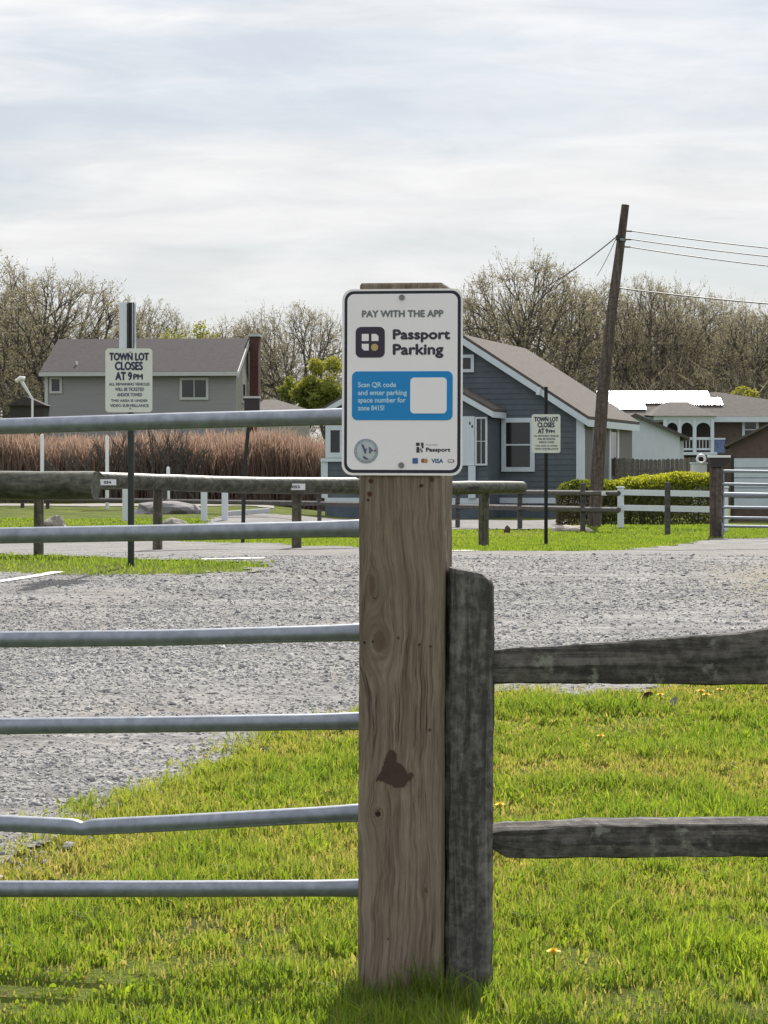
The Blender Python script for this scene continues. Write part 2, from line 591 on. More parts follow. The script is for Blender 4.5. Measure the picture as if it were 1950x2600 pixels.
M['grass'] = foliage_mat('grass_blades', [(0.0, (0.22, 0.195, 0.11)), (0.15, (0.165, 0.18, 0.055)), (0.4, (0.12, 0.175, 0.026)),
                                          (0.75, (0.070, 0.13, 0.018)), (1.0, (0.15, 0.225, 0.022))], 0.6, gain=2.1)
M['hedge_leaf'] = foliage_mat('hedge_leaves', [(0.0, (0.10, 0.085, 0.045)), (0.35, (0.06, 0.085, 0.02)), (0.7, (0.16, 0.21, 0.025)), (1.0, (0.32, 0.36, 0.035))], 0.5, gain=1.5)
M['spring_leaf'] = foliage_mat('spring_leaves', [(0.0, (0.07, 0.10, 0.03)), (0.5, (0.15, 0.19, 0.045)), (1.0, (0.27, 0.29, 0.06))], 0.5, gain=1.25)
M['bud'] = foliage_mat('oak_twigs', [(0.0, (0.11, 0.10, 0.097)), (0.5, (0.19, 0.177, 0.165)), (0.8, (0.31, 0.285, 0.225)), (1.0, (0.35, 0.34, 0.22))], 0.45, gain=1.2, through=(1.1, 1.03, 0.78))
M['reed'] = foliage_mat('dry_reeds', [(0.0, (0.22, 0.155, 0.135)), (0.5, (0.27, 0.20, 0.175)), (0.85, (0.30, 0.24, 0.21)), (1.0, (0.37, 0.32, 0.28))], 0.5, gain=1.1, through=(1.12, 0.95, 0.78))
M['bark'] = plain('grey_bark', (0.095, 0.085, 0.077), 0.9, 0.25, 3, 0, 0.5, 0.05)

# ground
_m, _g, _b = new_mat('turf')
_co = _g.coord()
_n = _g.noise(_co, 1.1, 6, 0.6)
_f = _g.noise(_co, 38, 4, 0.7)
_k = _g.m('ADD', _g.m('MULTIPLY', _n, 0.65), _g.m('MULTIPLY', _f, 0.35))
_c = _g.ramp(_k, [(0.36, (0.06, 0.056, 0.026)), (0.45, (0.085, 0.105, 0.026)), (0.55, (0.12, 0.15, 0.03)), (0.68, (0.17, 0.19, 0.04))])
_g.l.new(_c, _b.inputs['Base Color'])
_b.inputs['Roughness'].default_value = 1.0
_b.inputs['Specular IOR Level'].default_value = 0.05
bump(_g, _b, _f, 0.8, 0.04)
M['turf'] = _m

_m, _g, _b = new_mat('gravel')
_co = _g.coord()
_vor = _g.n.new('ShaderNodeTexVoronoi')
_g.l.new(_co, _vor.inputs['Vector'])
_vor.inputs['Scale'].default_value = 42
_vc = _g.sep(_vor.outputs['Color'])
_big = _g.noise(_co, 0.55, 5, 0.6)
_mid = _g.noise(_g.scale(_co, (0.7, 2.0, 1)), 2.2, 6, 0.65)
_base = _g.ramp(_mid, [(0.32, (0.11, 0.11, 0.113)), (0.5, (0.195, 0.195, 0.198)), (0.68, (0.275, 0.275, 0.275))])
_st = _g.ramp(_vc[0], [(0.0, (0.55, 0.54, 0.56)), (0.5, (0.95, 0.94, 0.93)), (1.0, (1.45, 1.4, 1.3))])
_c = _g.mix(0.9, _base, _st, 'MULTIPLY')
_c = _g.mix(_g.maprange(_big, 0.5, 0.72, 0.0, 0.4), _c, (0.20, 0.175, 0.145))
_rut = _g.noise(_g.scale(_co, (0.55, 3.2, 1)), 1.0, 6, 0.62, 0.6)
_c = _g.mix(_g.maprange(_rut, 0.66, 0.72, 0.0, 0.75), _c, (0.05, 0.046, 0.042))
_c = _g.mix(_g.maprange(_rut, 0.36, 0.28, 0.0, 0.35), _c, (0.28, 0.272, 0.262))
_px, _py, _pz2 = _g.sep(_co)
_dx = _g.m('DIVIDE', _g.m('SUBTRACT', _px, 4.0), 1.25)
_dy = _g.m('DIVIDE', _g.m('SUBTRACT', _py, 20.0), 4.6)
_rr = _g.m('ADD', _g.m('SQRT', _g.m('ADD', _g.m('MULTIPLY', _dx, _dx), _g.m('MULTIPLY', _dy, _dy))), _g.m('MULTIPLY', _g.m('SUBTRACT', _mid, 0.5), 1.6))
_c = _g.mix(_g.maprange(_rr, 1.05, 0.6, 0.0, 0.6), _c, (0.215, 0.19, 0.13))
_g.l.new(_c, _b.inputs['Base Color'])
_b.inputs['Roughness'].default_value = 0.95
_b.inputs['Specular IOR Level'].default_value = 0.15
bump(_g, _b, _g.m('ADD', _vc[1], _g.m('MULTIPLY', _mid, 2.0)), 0.55, 0.012)
M['gravel'] = _m

_m, _g, _b = new_mat('gravel_stones')
_a = _g.n.new('ShaderNodeAttribute')
_a.attribute_name = 'tint'
_c = _g.ramp(_a.outputs['Fac'], [(0.0, (0.08, 0.08, 0.085)), (0.25, (0.20, 0.205, 0.22)), (0.6, (0.30, 0.302, 0.305)), (0.85, (0.375, 0.37, 0.36)), (1.0, (0.5, 0.48, 0.45))])
_g.l.new(_c, _b.inputs['Base Color'])
_b.inputs['Roughness'].default_value = 0.85
_b.inputs['Specular IOR Level'].default_value = 0.3
M['pebble'] = _m
M['dirt'] = plain('dirt', (0.215, 0.198, 0.182), 0.95, 0.2, 2.2, 0, 0.4, 0.02)

# ------------------------------------------------------------------ ground, lot, drive, path
rng = np.random.default_rng(7)


def sheet(name, us, ds, mask_fn, mat, lift):
    U, D = np.meshgrid(us, ds)
    X = U * D
    Z = hgt(X, D) + lift
    nr, nc = X.shape
    V = np.stack([X.ravel(), D.ravel(), Z.ravel()], 1)
    idx = np.arange(nr * nc).reshape(nr, nc)
    q = np.stack([idx[:-1, :-1], idx[:-1, 1:], idx[1:, 1:], idx[1:, :-1]], -1).reshape(-1, 4)
    cx = V[q].mean(1)
    keep = mask_fn(cx[:, 0], cx[:, 1])
    q = q[keep]
    used = np.unique(q)
    remap = -np.ones(len(V), int)
    remap[used] = np.arange(len(used))
    me = fast_mesh(name, V[used], [remap[q]], [4], mat)
    me.polygons.foreach_set('use_smooth', [True] * len(me.polygons))
    return link(name, me, mat)


def in_poly(poly, x, y):
    x = np.asarray(x)
    y = np.asarray(y)
    ins = np.zeros(x.shape, bool)
    n = len(poly)
    for i in range(n):
        x0, y0 = poly[i]
        x1, y1 = poly[(i + 1) % n]
        c = ((y0 > y) != (y1 > y)) & (x < (x1 - x0) * (y - y0) / (y1 - y0 + 1e-12) + x0)
        ins ^= c
    return ins


def wob(x, y, s=1.0):
    return s * (.55 * np.sin(3.1 * x + 1.3 * y) + .35 * np.sin(7.3 * x - 5.1 * y + 1) + .3 * np.sin(15.7 * x + 11.9 * y + 2) + .22 * np.sin(31 * x - 27 * y))


def vnoise(x, y, s, seed=0):
    """smooth value noise in numpy"""
    x = x / s
    y = y / s
    xi = np.floor(x).astype(int)
    yi = np.floor(y).astype(int)
    fx = x - xi
    fy = y - yi
    fx = fx * fx * (3 - 2 * fx)
    fy = fy * fy * (3 - 2 * fy)

    def h(a, b):
        k = (a * 374761393 + b * 668265263 + seed * 1442695041) & 0xffffffff
        k = ((k ^ (k >> 13)) * 1274126177) & 0xffffffff
        return ((k ^ (k >> 16)) & 0xffff) / 65535.0
    return (h(xi, yi) * (1 - fx) + h(xi + 1, yi) * fx) * (1 - fy) + (h(xi, yi + 1) * (1 - fx) + h(xi + 1, yi + 1) * fx) * fy


# whole terrain, reaching the horizon
xs = np.concatenate([[-1500, -600, -250], np.linspace(-90, -12, 40), np.linspace(-11, 11, 111), np.linspace(12, 90, 40), [250, 600, 1500]])
ys = np.concatenate([[-60, -20], np.linspace(-6, 50, 225), np.linspace(50.5, 140, 120), [170, 250, 500, 1000, 2600]])
GX, GY = np.meshgrid(xs, ys)
GZ = hgt(GX, GY)
idx = np.arange(GX.size).reshape(GX.shape)
gq = np.stack([idx[:-1, :-1], idx[:-1, 1:], idx[1:, 1:], idx[1:, :-1]], -1).reshape(-1, 4)
gme = fast_mesh('ground', np.stack([GX.ravel(), GY.ravel(), GZ.ravel()], 1), [gq], [4], M['turf'])
gme.polygons.foreach_set('use_smooth', [True] * len(gme.polygons))
struct(link('ground', gme, M['turf']))

near_edge = [(-900, 2500), (-300, 2310), (0, 2212), (150, 2135), (300, 2062), (430, 1985), (600, 1915), (760, 1872), (905, 1845),
             (1060, 1800), (1250, 1768), (1500, 1772), (1620, 1762), (1700, 1745), (1780, 1690), (1950, 1640), (2400, 1560)]
far_edge = [(2400, 1375), (1950, 1384), (1815, 1386), (1620, 1396), (1500, 1401), (1150, 1402), (900, 1392), (700, 1380), (300, 1373), (0, 1370), (-900, 1362)]
LOT = [tuple(gnd(px, py)[:2]) for px, py in near_edge + far_edge]
ISLE = [tuple(gnd(px, py)[:2]) for px, py in
        [(-900, 1392), (0, 1409), (300, 1418), (560, 1427), (690, 1441), (640, 1455), (420, 1463), (150, 1460), (0, 1456), (-900, 1440)]]
TAN = [tuple(gnd(px, py)[:2]) for px, py in [(1780, 1475), (1900, 1465), (2400, 1460), (2400, 1640), (1950, 1630), (1830, 1600), (1770, 1540)]]


def is_lot(x, y):
    s = np.clip(y * .012, .05, .5)
    wx, wy = x + wob(x, y, s * .5), y + wob(y + 4, x, s)
    return in_poly(LOT, wx, wy) & ~in_poly(ISLE, x + wob(x * .6, y * .6, .22), y + wob(y * .6 + 2, x * .6, .22))


us = np.linspace(-.36, .36, 420)
ds = np.concatenate([np.linspace(6.5, 16, 260), np.linspace(16.1, 44, 220)])
struct(sheet('gravel_lot', us, ds, is_lot, M['gravel'], 0.012))

DRIVE = [tuple(gnd(px, py)[:2]) for px, py in [(560, 1312), (700, 1308), (830, 1316), (1000, 1320), (1430, 1321), (1470, 1330), (1380, 1345), (1150, 1346), (900, 1348), (700, 1340), (520, 1332)]]
struct(sheet('driveway', np.linspace(-.09, .1, 140), np.linspace(48, 80, 110),
             lambda x, y: in_poly(DRIVE, x + wob(x * .5, y * .5, .2), y + wob(x * .4, y * .4, .3)), M['gravel'], 0.02))
YARD = [tuple(gnd(px, py)[:2]) for px, py in [(1600, 1398), (1800, 1370), (2200, 1360), (2200, 1392), (1700, 1402)]]
struct(sheet('dirt_road', np.linspace(.08, .24, 100), np.linspace(28, 52, 110),
             lambda x, y: in_poly(YARD, x + wob(x, y, .12), y + wob(y, x, .3)), M['gravel'], 0.016))
struct(sheet('path', np.linspace(-.25, -.045, 90), np.linspace(70, 84, 40),
             lambda x, y: (y > 76 + .4 * np.sin(x)) & (y < 81 + .5 * np.sin(x * .7)), M['dirt'], 0.02))


def painted(name, pts, w):
    b = MB()
    n = 14
    a, c = [gnd(*p) for p in pts]
    t = (c - a).normalized()
    s = Vector((-t.y, t.x, 0)) * w / 2
    for i in range(n):
        q = []
        for k, sg in ((i, 1), (i, -1), (i + 1, -1), (i + 1, 1)):
            p = a.lerp(c, k / n) + s * sg
            q.append((p.x, p.y, hz(p.x, p.y) + .02))
        b.quad(*q)
    o = b.build(name, M['line_white'])
    return struct(o)


painted('painted_line', [(-120, 1502), (148, 1457)], .12)
painted('painted_line', [(510, 1424), (672, 1421)], .35)
painted('painted_line', [(1130, 1402), (1200, 1401)], .30)


# ------------------------------------------------------------------ grass blades (stuff)
def blades(name, P, height, width, tint, lean_amt=0.5, seed=1):
    r = np.random.default_rng(seed)
    n = len(P)
    ang = r.uniform(0, 2 * np.pi, n)
    side = np.stack([np.cos(ang), np.sin(ang), np.zeros(n)], 1) * (width[:, None] / 2)
    la = r.uniform(0, 2 * np.pi, n)
    lm = np.abs(r.normal(0, lean_amt, n)) * height
    lean = np.stack([np.cos(la) * lm, np.sin(la) * lm, np.zeros(n)], 1)
    up = np.zeros((n, 3))
    up[:, 2] = height
    mid = P + up * .55 + lean * .3
    tip = P + up * np.clip(1.0 - .3 * (lm / height)[:, None], .45, 1) + lean
    base = P.copy()
    base[:, 2] -= .006
    V = np.stack([base - side, base + side, mid + side * .8, mid - side * .8, tip], 1).reshape(-1, 3)
    i = np.arange(n)[:, None] * 5
    q = i + np.array([[0, 1, 2, 3]])
    t = i + np.array([[3, 2, 4]])
    me = fast_mesh(name, V, [q, t], [4, 3], M['grass'], {'tint': np.repeat(tint, 5)})
    return struct(link(name, me, M['grass']), 'stuff')


def near_grass():
    n = 880000
    d = np.sqrt(rng.uniform(4.9 ** 2, 15.0 ** 2, n))
    x = rng.uniform(-1, 1, n) * (.165 * d + 1.5)
    out = np.abs(x) > .175 * d + .15
    dens = np.clip(1.25 - (d - 5) / 12.0, .35, 1)
    keep = (rng.uniform(0, 1, n) < dens * np.where(out, .45, 1.0)) & ~in_poly(LOT, x + wob(x, d, .09) + rng.normal(0, .10, n), d + rng.normal(0, .22, n))
    x, d = x[keep], d[keep]
    # keep clear of the two posts
    pc = at(1030, 1200, 6.24)
    keep = ~((np.abs(x - .055) < .12) & (np.abs(d - 6.25) < .105)) & ~((np.abs(x - .222) < .06) & (np.abs(d - 6.25) < .06))
    x, d = x[keep], d[keep]
    n = len(x)
    v1 = vnoise(x, d, .55, 1)
    v2 = vnoise(x, d, .13, 2)
    v3 = vnoise(x, d, 1.3, 3)
    v4 = vnoise(x, d, .05, 4)
    lush = np.clip(.42 * v1 + .33 * v2 + .25 * v4, 0, 1)
    lush = np.clip((lush - .22) / .56, 0, 1)
    bare = (lush < .30) & (rng.uniform(0, 1, n) < .72)
    ok = ~bare
    x, d, lush, v3, v2, v1 = x[ok], d[ok], lush[ok], v3[ok], v2[ok], v1[ok]
    n = len(x)
    h = (.018 + .070 * lush ** 1.5) * rng.uniform(.5, 1.4, n) * (1 + .3 * (v3 - .5))
    # longer tufts against the posts and under the gate
    tuft = np.exp(-(((x - .13) / .22) ** 2 + ((d - 6.1) / .16) ** 2))
    h = h * (1 + .9 * tuft)
    # blades shortened under the gate so the bars' shadows show
    h = np.where((x < -.12) & (d < 6.42), h * .62, h)
    w = rng.lognormal(math.log(.0042), .32, n) * (1 + np.clip(d - 6, 0, 9) * .09)
    # a scatter of broad weed leaves
    weed = (vnoise(x, d, .24, 8) > .70) & (rng.uniform(0, 1, n) < .30)
    w[weed] *= 2.6
    h[weed] *= .8
    tint = np.clip(.46 + .55 * (lush - .35) + .75 * (v3 - .5) + rng.normal(0, .17, n), 0, 1)
    tint[weed] = np.clip(.9 + rng.normal(0, .1, weed.sum()), 0, 1)
    dry = rng.uniform(0, 1, n) < (.06 + .14 * (lush < .36) + .14 * (v1 < .24))
    tint[dry] = rng.uniform(0, .2, dry.sum())
    edge = in_poly(LOT, x, d - .5) | in_poly(LOT, x - .4, d)
    tint = np.where(edge, tint * .55, tint)
    P = np.stack([x, d, hgt(x, d)], 1)
    blades('grass', P, h, w, tint, .55, 11)


near_grass()


def far_grass():
    n = 330000
    d = np.sqrt(rng.uniform(13.0 ** 2, 62.0 ** 2, n))
    x = rng.uniform(-1, 1, n) * (.165 * d + 1.5)
    dens = np.clip(1.3 - d / 48., .25, 1)
    keep = (rng.uniform(0, 1, n) < dens) & ~is_lot(x, d + rng.normal(0, .15, n)) & ~in_poly(DRIVE, x, d) & ~in_poly(YARD, x, d)
    tan = in_poly(TAN, x + wob(x, d, .3), d + wob(d, x, .5)) & (rng.uniform(0, 1, n) < .45)
    keep |= tan
    x, d, tan = x[keep], d[keep], tan[keep]
    n = len(x)
    v = vnoise(x, d, 1.3, 5) * .6 + vnoise(x, d, .4, 6) * .4
    h = (.02 + .04 * v) * rng.uniform(.6, 1.3, n)
    w = rng.uniform(.008, .014, n) * (d / 22.)
    tint = np.clip(.25 + .55 * v + rng.normal(0, .1, n), 0, 1)
    tint[tan] = rng.uniform(0, .22, tan.sum())
    h[tan] *= .5
    blades('grass', np.stack([x, d, hgt(x, d)], 1), h, w, tint, .5, 12)


far_grass()


def pebbles():
    n = 330000
    d = np.sqrt(rng.uniform(6.6 ** 2, 27.0 ** 2, n))
    x = rng.uniform(-.21, .21, n) * d
    keep = (rng.uniform(0, 1, n) < np.clip(1.2 - (d - 7) / 17, 0, 1) * np.clip(1.7 * (.5 * vnoise(x * .45, d, .9, 41) + .5 * vnoise(x * .4, d, .33, 42)) - .10, .2, 1)) & in_poly(LOT, x + rng.normal(0, .09, n), d + rng.normal(0, .22, n)) & ~in_poly(ISLE, x, d)
    x, d = x[keep], d[keep]
    n = len(x)
    s = np.clip(rng.lognormal(math.log(.0054), .48, n), .0028, .026) * (1 + np.clip(d - 9, 0, 10) * .02)
    base = np.array([[1, 0, 0], [-.5, .87, 0], [-.5, -.87, 0], [.35, .55, .8], [-.75, 0, .7], [.3, -.6, .75]])
    jit = rng.normal(0, .22, (n, 6, 3))
    V = base[None] + jit
    a = rng.uniform(0, 6.28, n)
    ca, sa = np.cos(a)[:, None], np.sin(a)[:, None]
    X = V[..., 0] * ca - V[..., 1] * sa
    Y = V[..., 0] * sa + V[..., 1] * ca
    flat = rng.uniform(.5, .95, n)[:, None]
    C = np.stack([x, d, hgt(x, d) + .012], 1)
    V = np.stack([X * rng.uniform(.8, 1.3, n)[:, None], Y, V[..., 2] * flat], -1) * s[:, None, None] + C[:, None]
    i = np.arange(n)[:, None] * 6
    T = np.array([[0, 3, 5], [0, 1, 3], [1, 4, 3], [1, 2, 4], [2, 5, 4], [2, 0, 5], [3, 4, 5]])
    F = (i[:, None, :] + T[None]).reshape(-1, 3)
    tint = np.clip(rng.normal(.5, .15, n) + .12 * (vnoise(x, d, .7, 9) - .5), 0, 1)
    me = fast_mesh('gravel', V.reshape(-1, 3), [F], [3], M['pebble'], {'tint': np.repeat(tint, 6)})
    struct(link('gravel', me, M['pebble']), 'stuff')


pebbles()

# ------------------------------------------------------------------ near gate post with its sign
PX0 = 1017.5
D_POST = 6.14
ROT = R(8.7)
SC = D_POST / FOC            # metres per photo pixel at the front face
post_c = at(PX0, HOR, D_POST)
post_loc = Vector((post_c.x - .005 + math.sin(ROT) * .105, D_POST + math.cos(ROT) * .105, 0))
post_loc.z = hz(post_loc.x, post_loc.y)


def lx(px):
    return (px - PX0) * SC


def lz(py):
    return EYE - (py - HOR) * SC - post_loc.z


knots = [(lx(963), lz(1632), .019, .62), (lx(962), lz(2068), .0085, .7), (lx(945), lz(1490), .010, .35), (lx(1085), lz(2260), .004, .5)]
dk = (0.02, 0.014, 0.011)
holes = [(lx(962), lz(2068), .0065, 0, dk), (lx(926), lz(1633), .0035, 0, dk), (lx(947), lz(1630), .003, 0, dk),
         (lx(1013), lz(1620), .004, 0, (.07, .05, .04)), (lx(1067), lz(1636), .004, .11, (.04, .03, .02)),
         (lx(1096), lz(1640), .0035, .11, (.04, .03, .02)), (lx(1070), lz(1233), .0045, 0, dk), (lx(1094), lz(1852), .004, 0, (.05, .035, .025)),
         (lx(938), lz(1255), .007, 0, (.06, .025, .02)), (lx(942), lz(1222), .006, 0, (.06, .025, .02)), (lx(934), lz(1270), .004, 0, dk),
         (lx(1098), lz(1218), .006, 0, (.09, .035, .025)), (lx(990), lz(2385), .003, 0, (.08, .06, .045))]
M['post_wood'] = post_material('brown_sawn_post', knots, holes)


def timber(name, x0, x1, y0, y1, z0, z1, mat, seg=(6, 4, 44), amp=.002, bev=.006, parent=None, seed=1, top=None):
    """a squared timber with eased edges and slightly uneven faces"""
    r = np.random.default_rng(seed)
    import bmesh
    bm = bmesh.new()
    bmesh.ops.create_cube(bm, size=1)
    bmesh.ops.bevel(bm, geom=list(bm.edges), offset=.0001, segments=1, affect='EDGES')
    bm.free()
    sx, sy, sz = seg
    # perimeter loop with eased corners
    per = []
    for i in range(sx + 1):
        per.append((x0 + bev + (x1 - x0 - 2 * bev) * i / sx, y0))
    for i in range(sy + 1):
        per.append((x1, y0 + bev + (y1 - y0 - 2 * bev) * i / sy))
    for i in range(sx + 1):
        per.append((x1 - bev - (x1 - x0 - 2 * bev) * i / sx, y1))
    for i in range(sy + 1):
        per.append((x0, y1 - bev - (y1 - y0 - 2 * bev) * i / sy))
    cx, cy = (x0 + x1) / 2, (y0 + y1) / 2
    zs = list(np.linspace(z0, z1 - bev, sz)) + [z1]
    b = MB()
    n = len(per)
    ph = r.uniform(0, 6.28, (6,))
    for k, z in enumerate(zs):
        ins = 1 - (bev / (x1 - x0) * 1.2 if k == len(zs) - 1 else 0)
        for j, (x, y) in enumerate(per):
            a = math.sin(z * 9 + j * .9 + ph[0]) + .7 * math.sin(z * 23 + j * 1.7 + ph[1]) + .5 * math.sin(z * 51 + j * 2.9 + ph[2])
            a = amp * a * .5 + r.normal(0, amp * .25)
            vx, vy = x - cx, y - cy
            L = math.hypot(vx, vy)
            zz = z
            if top and k >= len(zs) - 2:
                zz = z + top(x, y)
            b.v.append((cx + vx * ins + vx / L * a, cy + vy * ins + vy / L * a, zz))
    for k in range(len(zs) - 1):
        for j in range(n):
            p, q = k * n + j, k * n + (j + 1) % n
            b.f.append((p, q, q + n, p + n))
    b.f.append(tuple(range(n - 1, -1, -1)))
    b.f.append(tuple((len(zs) - 1) * n + j for j in range(n)))
    return b.build(name, mat, parent)


HW = (1124 - 911) / 2 * SC
gate_post = timber('gate_post', -HW, HW, -.105, .105, -.25, lz(718), M['post_wood'], (8, 6, 60), .0012, .006, None, 3)
gate_post.location = post_loc
gate_post.rotation_euler = (0, R(.2), -ROT)
tag(gate_post, 'thick sawn brown timber post with knots carrying the white parking sign', 'post')

# rust coloured patch on the post
shape = [(1003, 1905), (1010, 1918), (1008, 1932), (1022, 1940), (1033, 1952), (1038, 1965), (1050, 1960), (1054, 1968), (1045, 1978),
         (1037, 1982), (1034, 1992), (1026, 1998), (1008, 1999), (996, 1992), (982, 1988), (966, 1980), (957, 1986), (962, 1972), (970, 1958),
         (976, 1945), (980, 1928), (986, 1912), (993, 1904)]
rg = random.Random(9)
ragged = []
for (x_a, y_a), (x_b, y_b) in zip(shape, shape[1:] + shape[:1]):
    for q in (0, .25, .5, .75):
        ragged.append((x_a + (x_b - x_a) * q + rg.uniform(-1.3, 1.3), y_a + (y_b - y_a) * q + rg.uniform(-1.6, 1.6)))
b = MB()
b.prism([(lx(x), lz(y)) for x, y in ragged], -.1078, -.1065)
o = b.build('stain_patch', M['stain'], gate_post)
o['label'] = 'dark rust brown patch on the post face'

# ---- parking sign
SGX, SGY = 1021.5, 970.5
sign = empty('parking_sign', (0, 0, 0), 'white rounded parking app sign with navy border on the thick brown post', 'sign')
sign.location = post_loc + Vector((0, 0, 0))
sign.rotation_euler = (0, R(.2), -ROT)
YF = -.1095      # local y of the sign's back


def rrect(x0, y0, x1, y1, r, n=7):
    """rounded rectangle outline in photo pixels (y down) -> local x, z"""
    out = []
    for cx, cy, a0 in ((x1 - r, y0 + r, -90), (x1 - r, y1 - r, 0), (x0 + r, y1 - r, 90), (x0 + r, y0 + r, 180)):
        for i in range(n + 1):
            a = R(a0 + 90 * i / n)
            out.append((lx(cx + r * math.cos(a)), lz(cy + r * math.sin(a))))
    return out


def plate(name, poly, lvl, mat, parent, th=.0006):
    b = MB()
    b.prism(poly, YF - .002 - lvl * .0007 - th, YF - .002 - lvl * .0007)
    return b.build(name, mat, parent)


b = MB()
b.prism(rrect(867, 734, 1176, 1207, 27), YF - .002, YF)
panel = b.build('panel', M['edge_sign'], sign)
plate('border', rrect(873, 739, 1171, 1201, 24), .2, M['navy'], panel, .0005)
plate('face', rrect(880.5, 746.5, 1163, 1193, 18), 1, M['white_sign'], panel, .0005)

FONT_CACHE = {}


def text_mesh(s):
    if s in FONT_CACHE:
        return FONT_CACHE[s]
    cu = bpy.data.curves.new('txt', 'FONT')
    cu.body = s
    cu.size = 1.0
    cu.offset = 0.0
    cu.resolution_u = 3
    ob = bpy.data.objects.new('txt', cu)
    coll.objects.link(ob)
    dg = bpy.context.evaluated_depsgraph_get()
    dg.update()
    me = bpy.data.meshes.new_from_object(ob.evaluated_get(dg))
    bpy.data.objects.remove(ob)
    co = np.empty(len(me.vertices) * 3)
    me.vertices.foreach_get('co', co)
    co = co.reshape(-1, 3)
    polys = [tuple(p.vertices) for p in me.polygons]
    bpy.data.meshes.remove(me)
    FONT_CACHE[s] = (co, polys)
    return FONT_CACHE[s]


def lettering(s, x0, x1, y_top, y_base, to_local, lvl_y, mat, parent, bold=0.0, name='lettering', cap_ref=None):
    """letters fitted to x0..x1 with cap height y_top..y_base (photo pixels), lying flat on a plate"""
    co, polys = text_mesh(s)
    ref = text_mesh(cap_ref or 'H')[0]
    cap = ref[:, 1].max()
    mn, mx = co[:, 0].min(), co[:, 0].max()
    b = MB()
    shifts = [(0, 0)] if not bold else [(-bold, 0), (bold, 0), (0, 0), (0, bold), (0, -bold)]
    for k, (sx, sy) in enumerate(shifts):
        i = len(b.v)
        for x, y, _ in co:
            px = x0 + (x - mn) / (mx - mn) * (x1 - x0) + sx
            py = y_base - y / cap * (y_base - y_top) + sy
            X, Z = to_local(px, py)
            b.v.append((X, lvl_y - k * .00004, Z))
        for p in polys:
            b.f.append(tuple(i + j for j in p))
    me = bpy.data.meshes.new(name)
    me.from_pydata(b.v, [], b.f)
    me.update()
    return link(name, me, mat, parent)


def sl(px, py):
    return (lx(px), lz(py))


def ylev(l):
    return YF - .0020 - l * .0007 - .0010


lettering('PAY WITH THE APP', 919, 1126, 789, 805, sl, ylev(1), M['grey_ink'], sign, 1.2)
lettering('Passport', 999, 1143, 838, 861, sl, ylev(1), M['ink'], sign, 1.7)
lettering('Parking', 999, 1126, 875, 900, sl, ylev(1), M['ink'], sign, 1.7)
icon = plate('app_icon', rrect(902, 830, 977, 908, 14), 2, M['icon'], sign)
plate('icon_tile', rrect(918, 848, 936, 866, 2), 3, M['edge_sign'], icon)
poly = [sl(943, 848), sl(955, 848), sl(961, 854), sl(961, 866), sl(943, 866)]
plate('icon_tile', poly, 3, M['edge_sign'], icon)
poly = [sl(918, 873), sl(936, 873), sl(936, 890), sl(924, 890), sl(918, 884)]
plate('icon_tile', poly, 3, M['edge_sign'], icon)
plate('icon_dot', rrect(942, 873, 960, 891, 8.9), 3, M['gold'], icon)
banner = plate('banner', rrect(893, 943, 1151, 1067, 14), 2, M['sky_blue'], sign)
plate('blank_tile', rrect(1043, 959, 1136, 1050, 10), 3, M['white_sign'], banner)
for i, (s, xr, yt) in enumerate((('Scan QR code', 1006, 971), ('and enter parking', 1034, 991), ('space number for', 1031, 1010), ('zone 8415!', 976, 1030))):
    lettering(s, 909, xr, yt, yt + 12, sl, ylev(2), M['pale_blue'], banner, .7)

# town seal
seal = plate('seal', rrect(899, 1114, 961, 1177, 30.9, 9), 2, M['seal'], sign)
plate('seal_disc', rrect(906, 1121, 954, 1170, 23.9, 9), 3, M['seal_light'], seal)
for poly, mt in (([(918, 1126), (924, 1130), (928, 1140), (932, 1138), (930, 1152), (926, 1152), (923, 1142), (919, 1134)], 'seal_dark'),
                 ([(936, 1136), (940, 1135), (946, 1142), (950, 1144), (944, 1147), (941, 1152), (937, 1150), (938, 1143)], 'seal_dark'),
                 ([(921, 1157), (927, 1159), (933, 1163), (938, 1165), (931, 1168), (924, 1165)], 'seal_dark'),
                 ([(950, 1142), (956, 1141), (957, 1147), (951, 1147)], 'seal_red')):
    plate('seal_figure', [sl(*p) for p in poly], 4, M[mt], seal)
for a in range(0, 360, 20):
    cx, cy = 930 + 27.3 * math.cos(R(a)), 1145.5 + 27.3 * math.sin(R(a))
    plate('seal_mark', rrect(cx - 1.4, cy - 1.4, cx + 1.4, cy + 1.4, 1.3, 2), 3, M['seal_light'], seal)
# powered-by logo
logo = plate('logo_mark', [sl(1058, 1124), sl(1067, 1124), sl(1067, 1132), sl(1058, 1132)], 2, M['ink'], sign)
plate('logo_piece', [sl(1070, 1124), sl(1077, 1124), sl(1077, 1138), sl(1073, 1138)], 2, M['ink'], logo)
plate('logo_piece', [sl(1059, 1135), sl(1066, 1135), sl(1067, 1149), sl(1059, 1149)], 2, M['ink'], logo)
plate('logo_piece', [sl(1069, 1136), sl(1076, 1146), sl(1072, 1149), sl(1068, 1142)], 2, M['grey_ink'], logo)
lettering('Powered by', 1084, 1113, 1127, 1131, sl, ylev(1), M['grey_ink'], sign)
lettering('Passport', 1084, 1145, 1137, 1146, sl, ylev(1), M['ink'], sign, .7)
plate('card_badge', rrect(1049, 1163, 1063, 1177, 1.5, 2), 2, M['card_blue'], sign)
plate('card_badge', rrect(1071, 1164, 1081, 1175, 5), 2, M['card_red'], sign)
plate('card_badge', rrect(1078, 1164, 1088, 1175, 5), 2.6, M['card_orange'], sign)
lettering('VISA', 1098, 1127, 1165, 1175, sl, ylev(1), M['card_blue'], sign, .6)
plate('card_badge', rrect(1139, 1166, 1156, 1174, 3.5), 2, M['grey_ink'], sign)
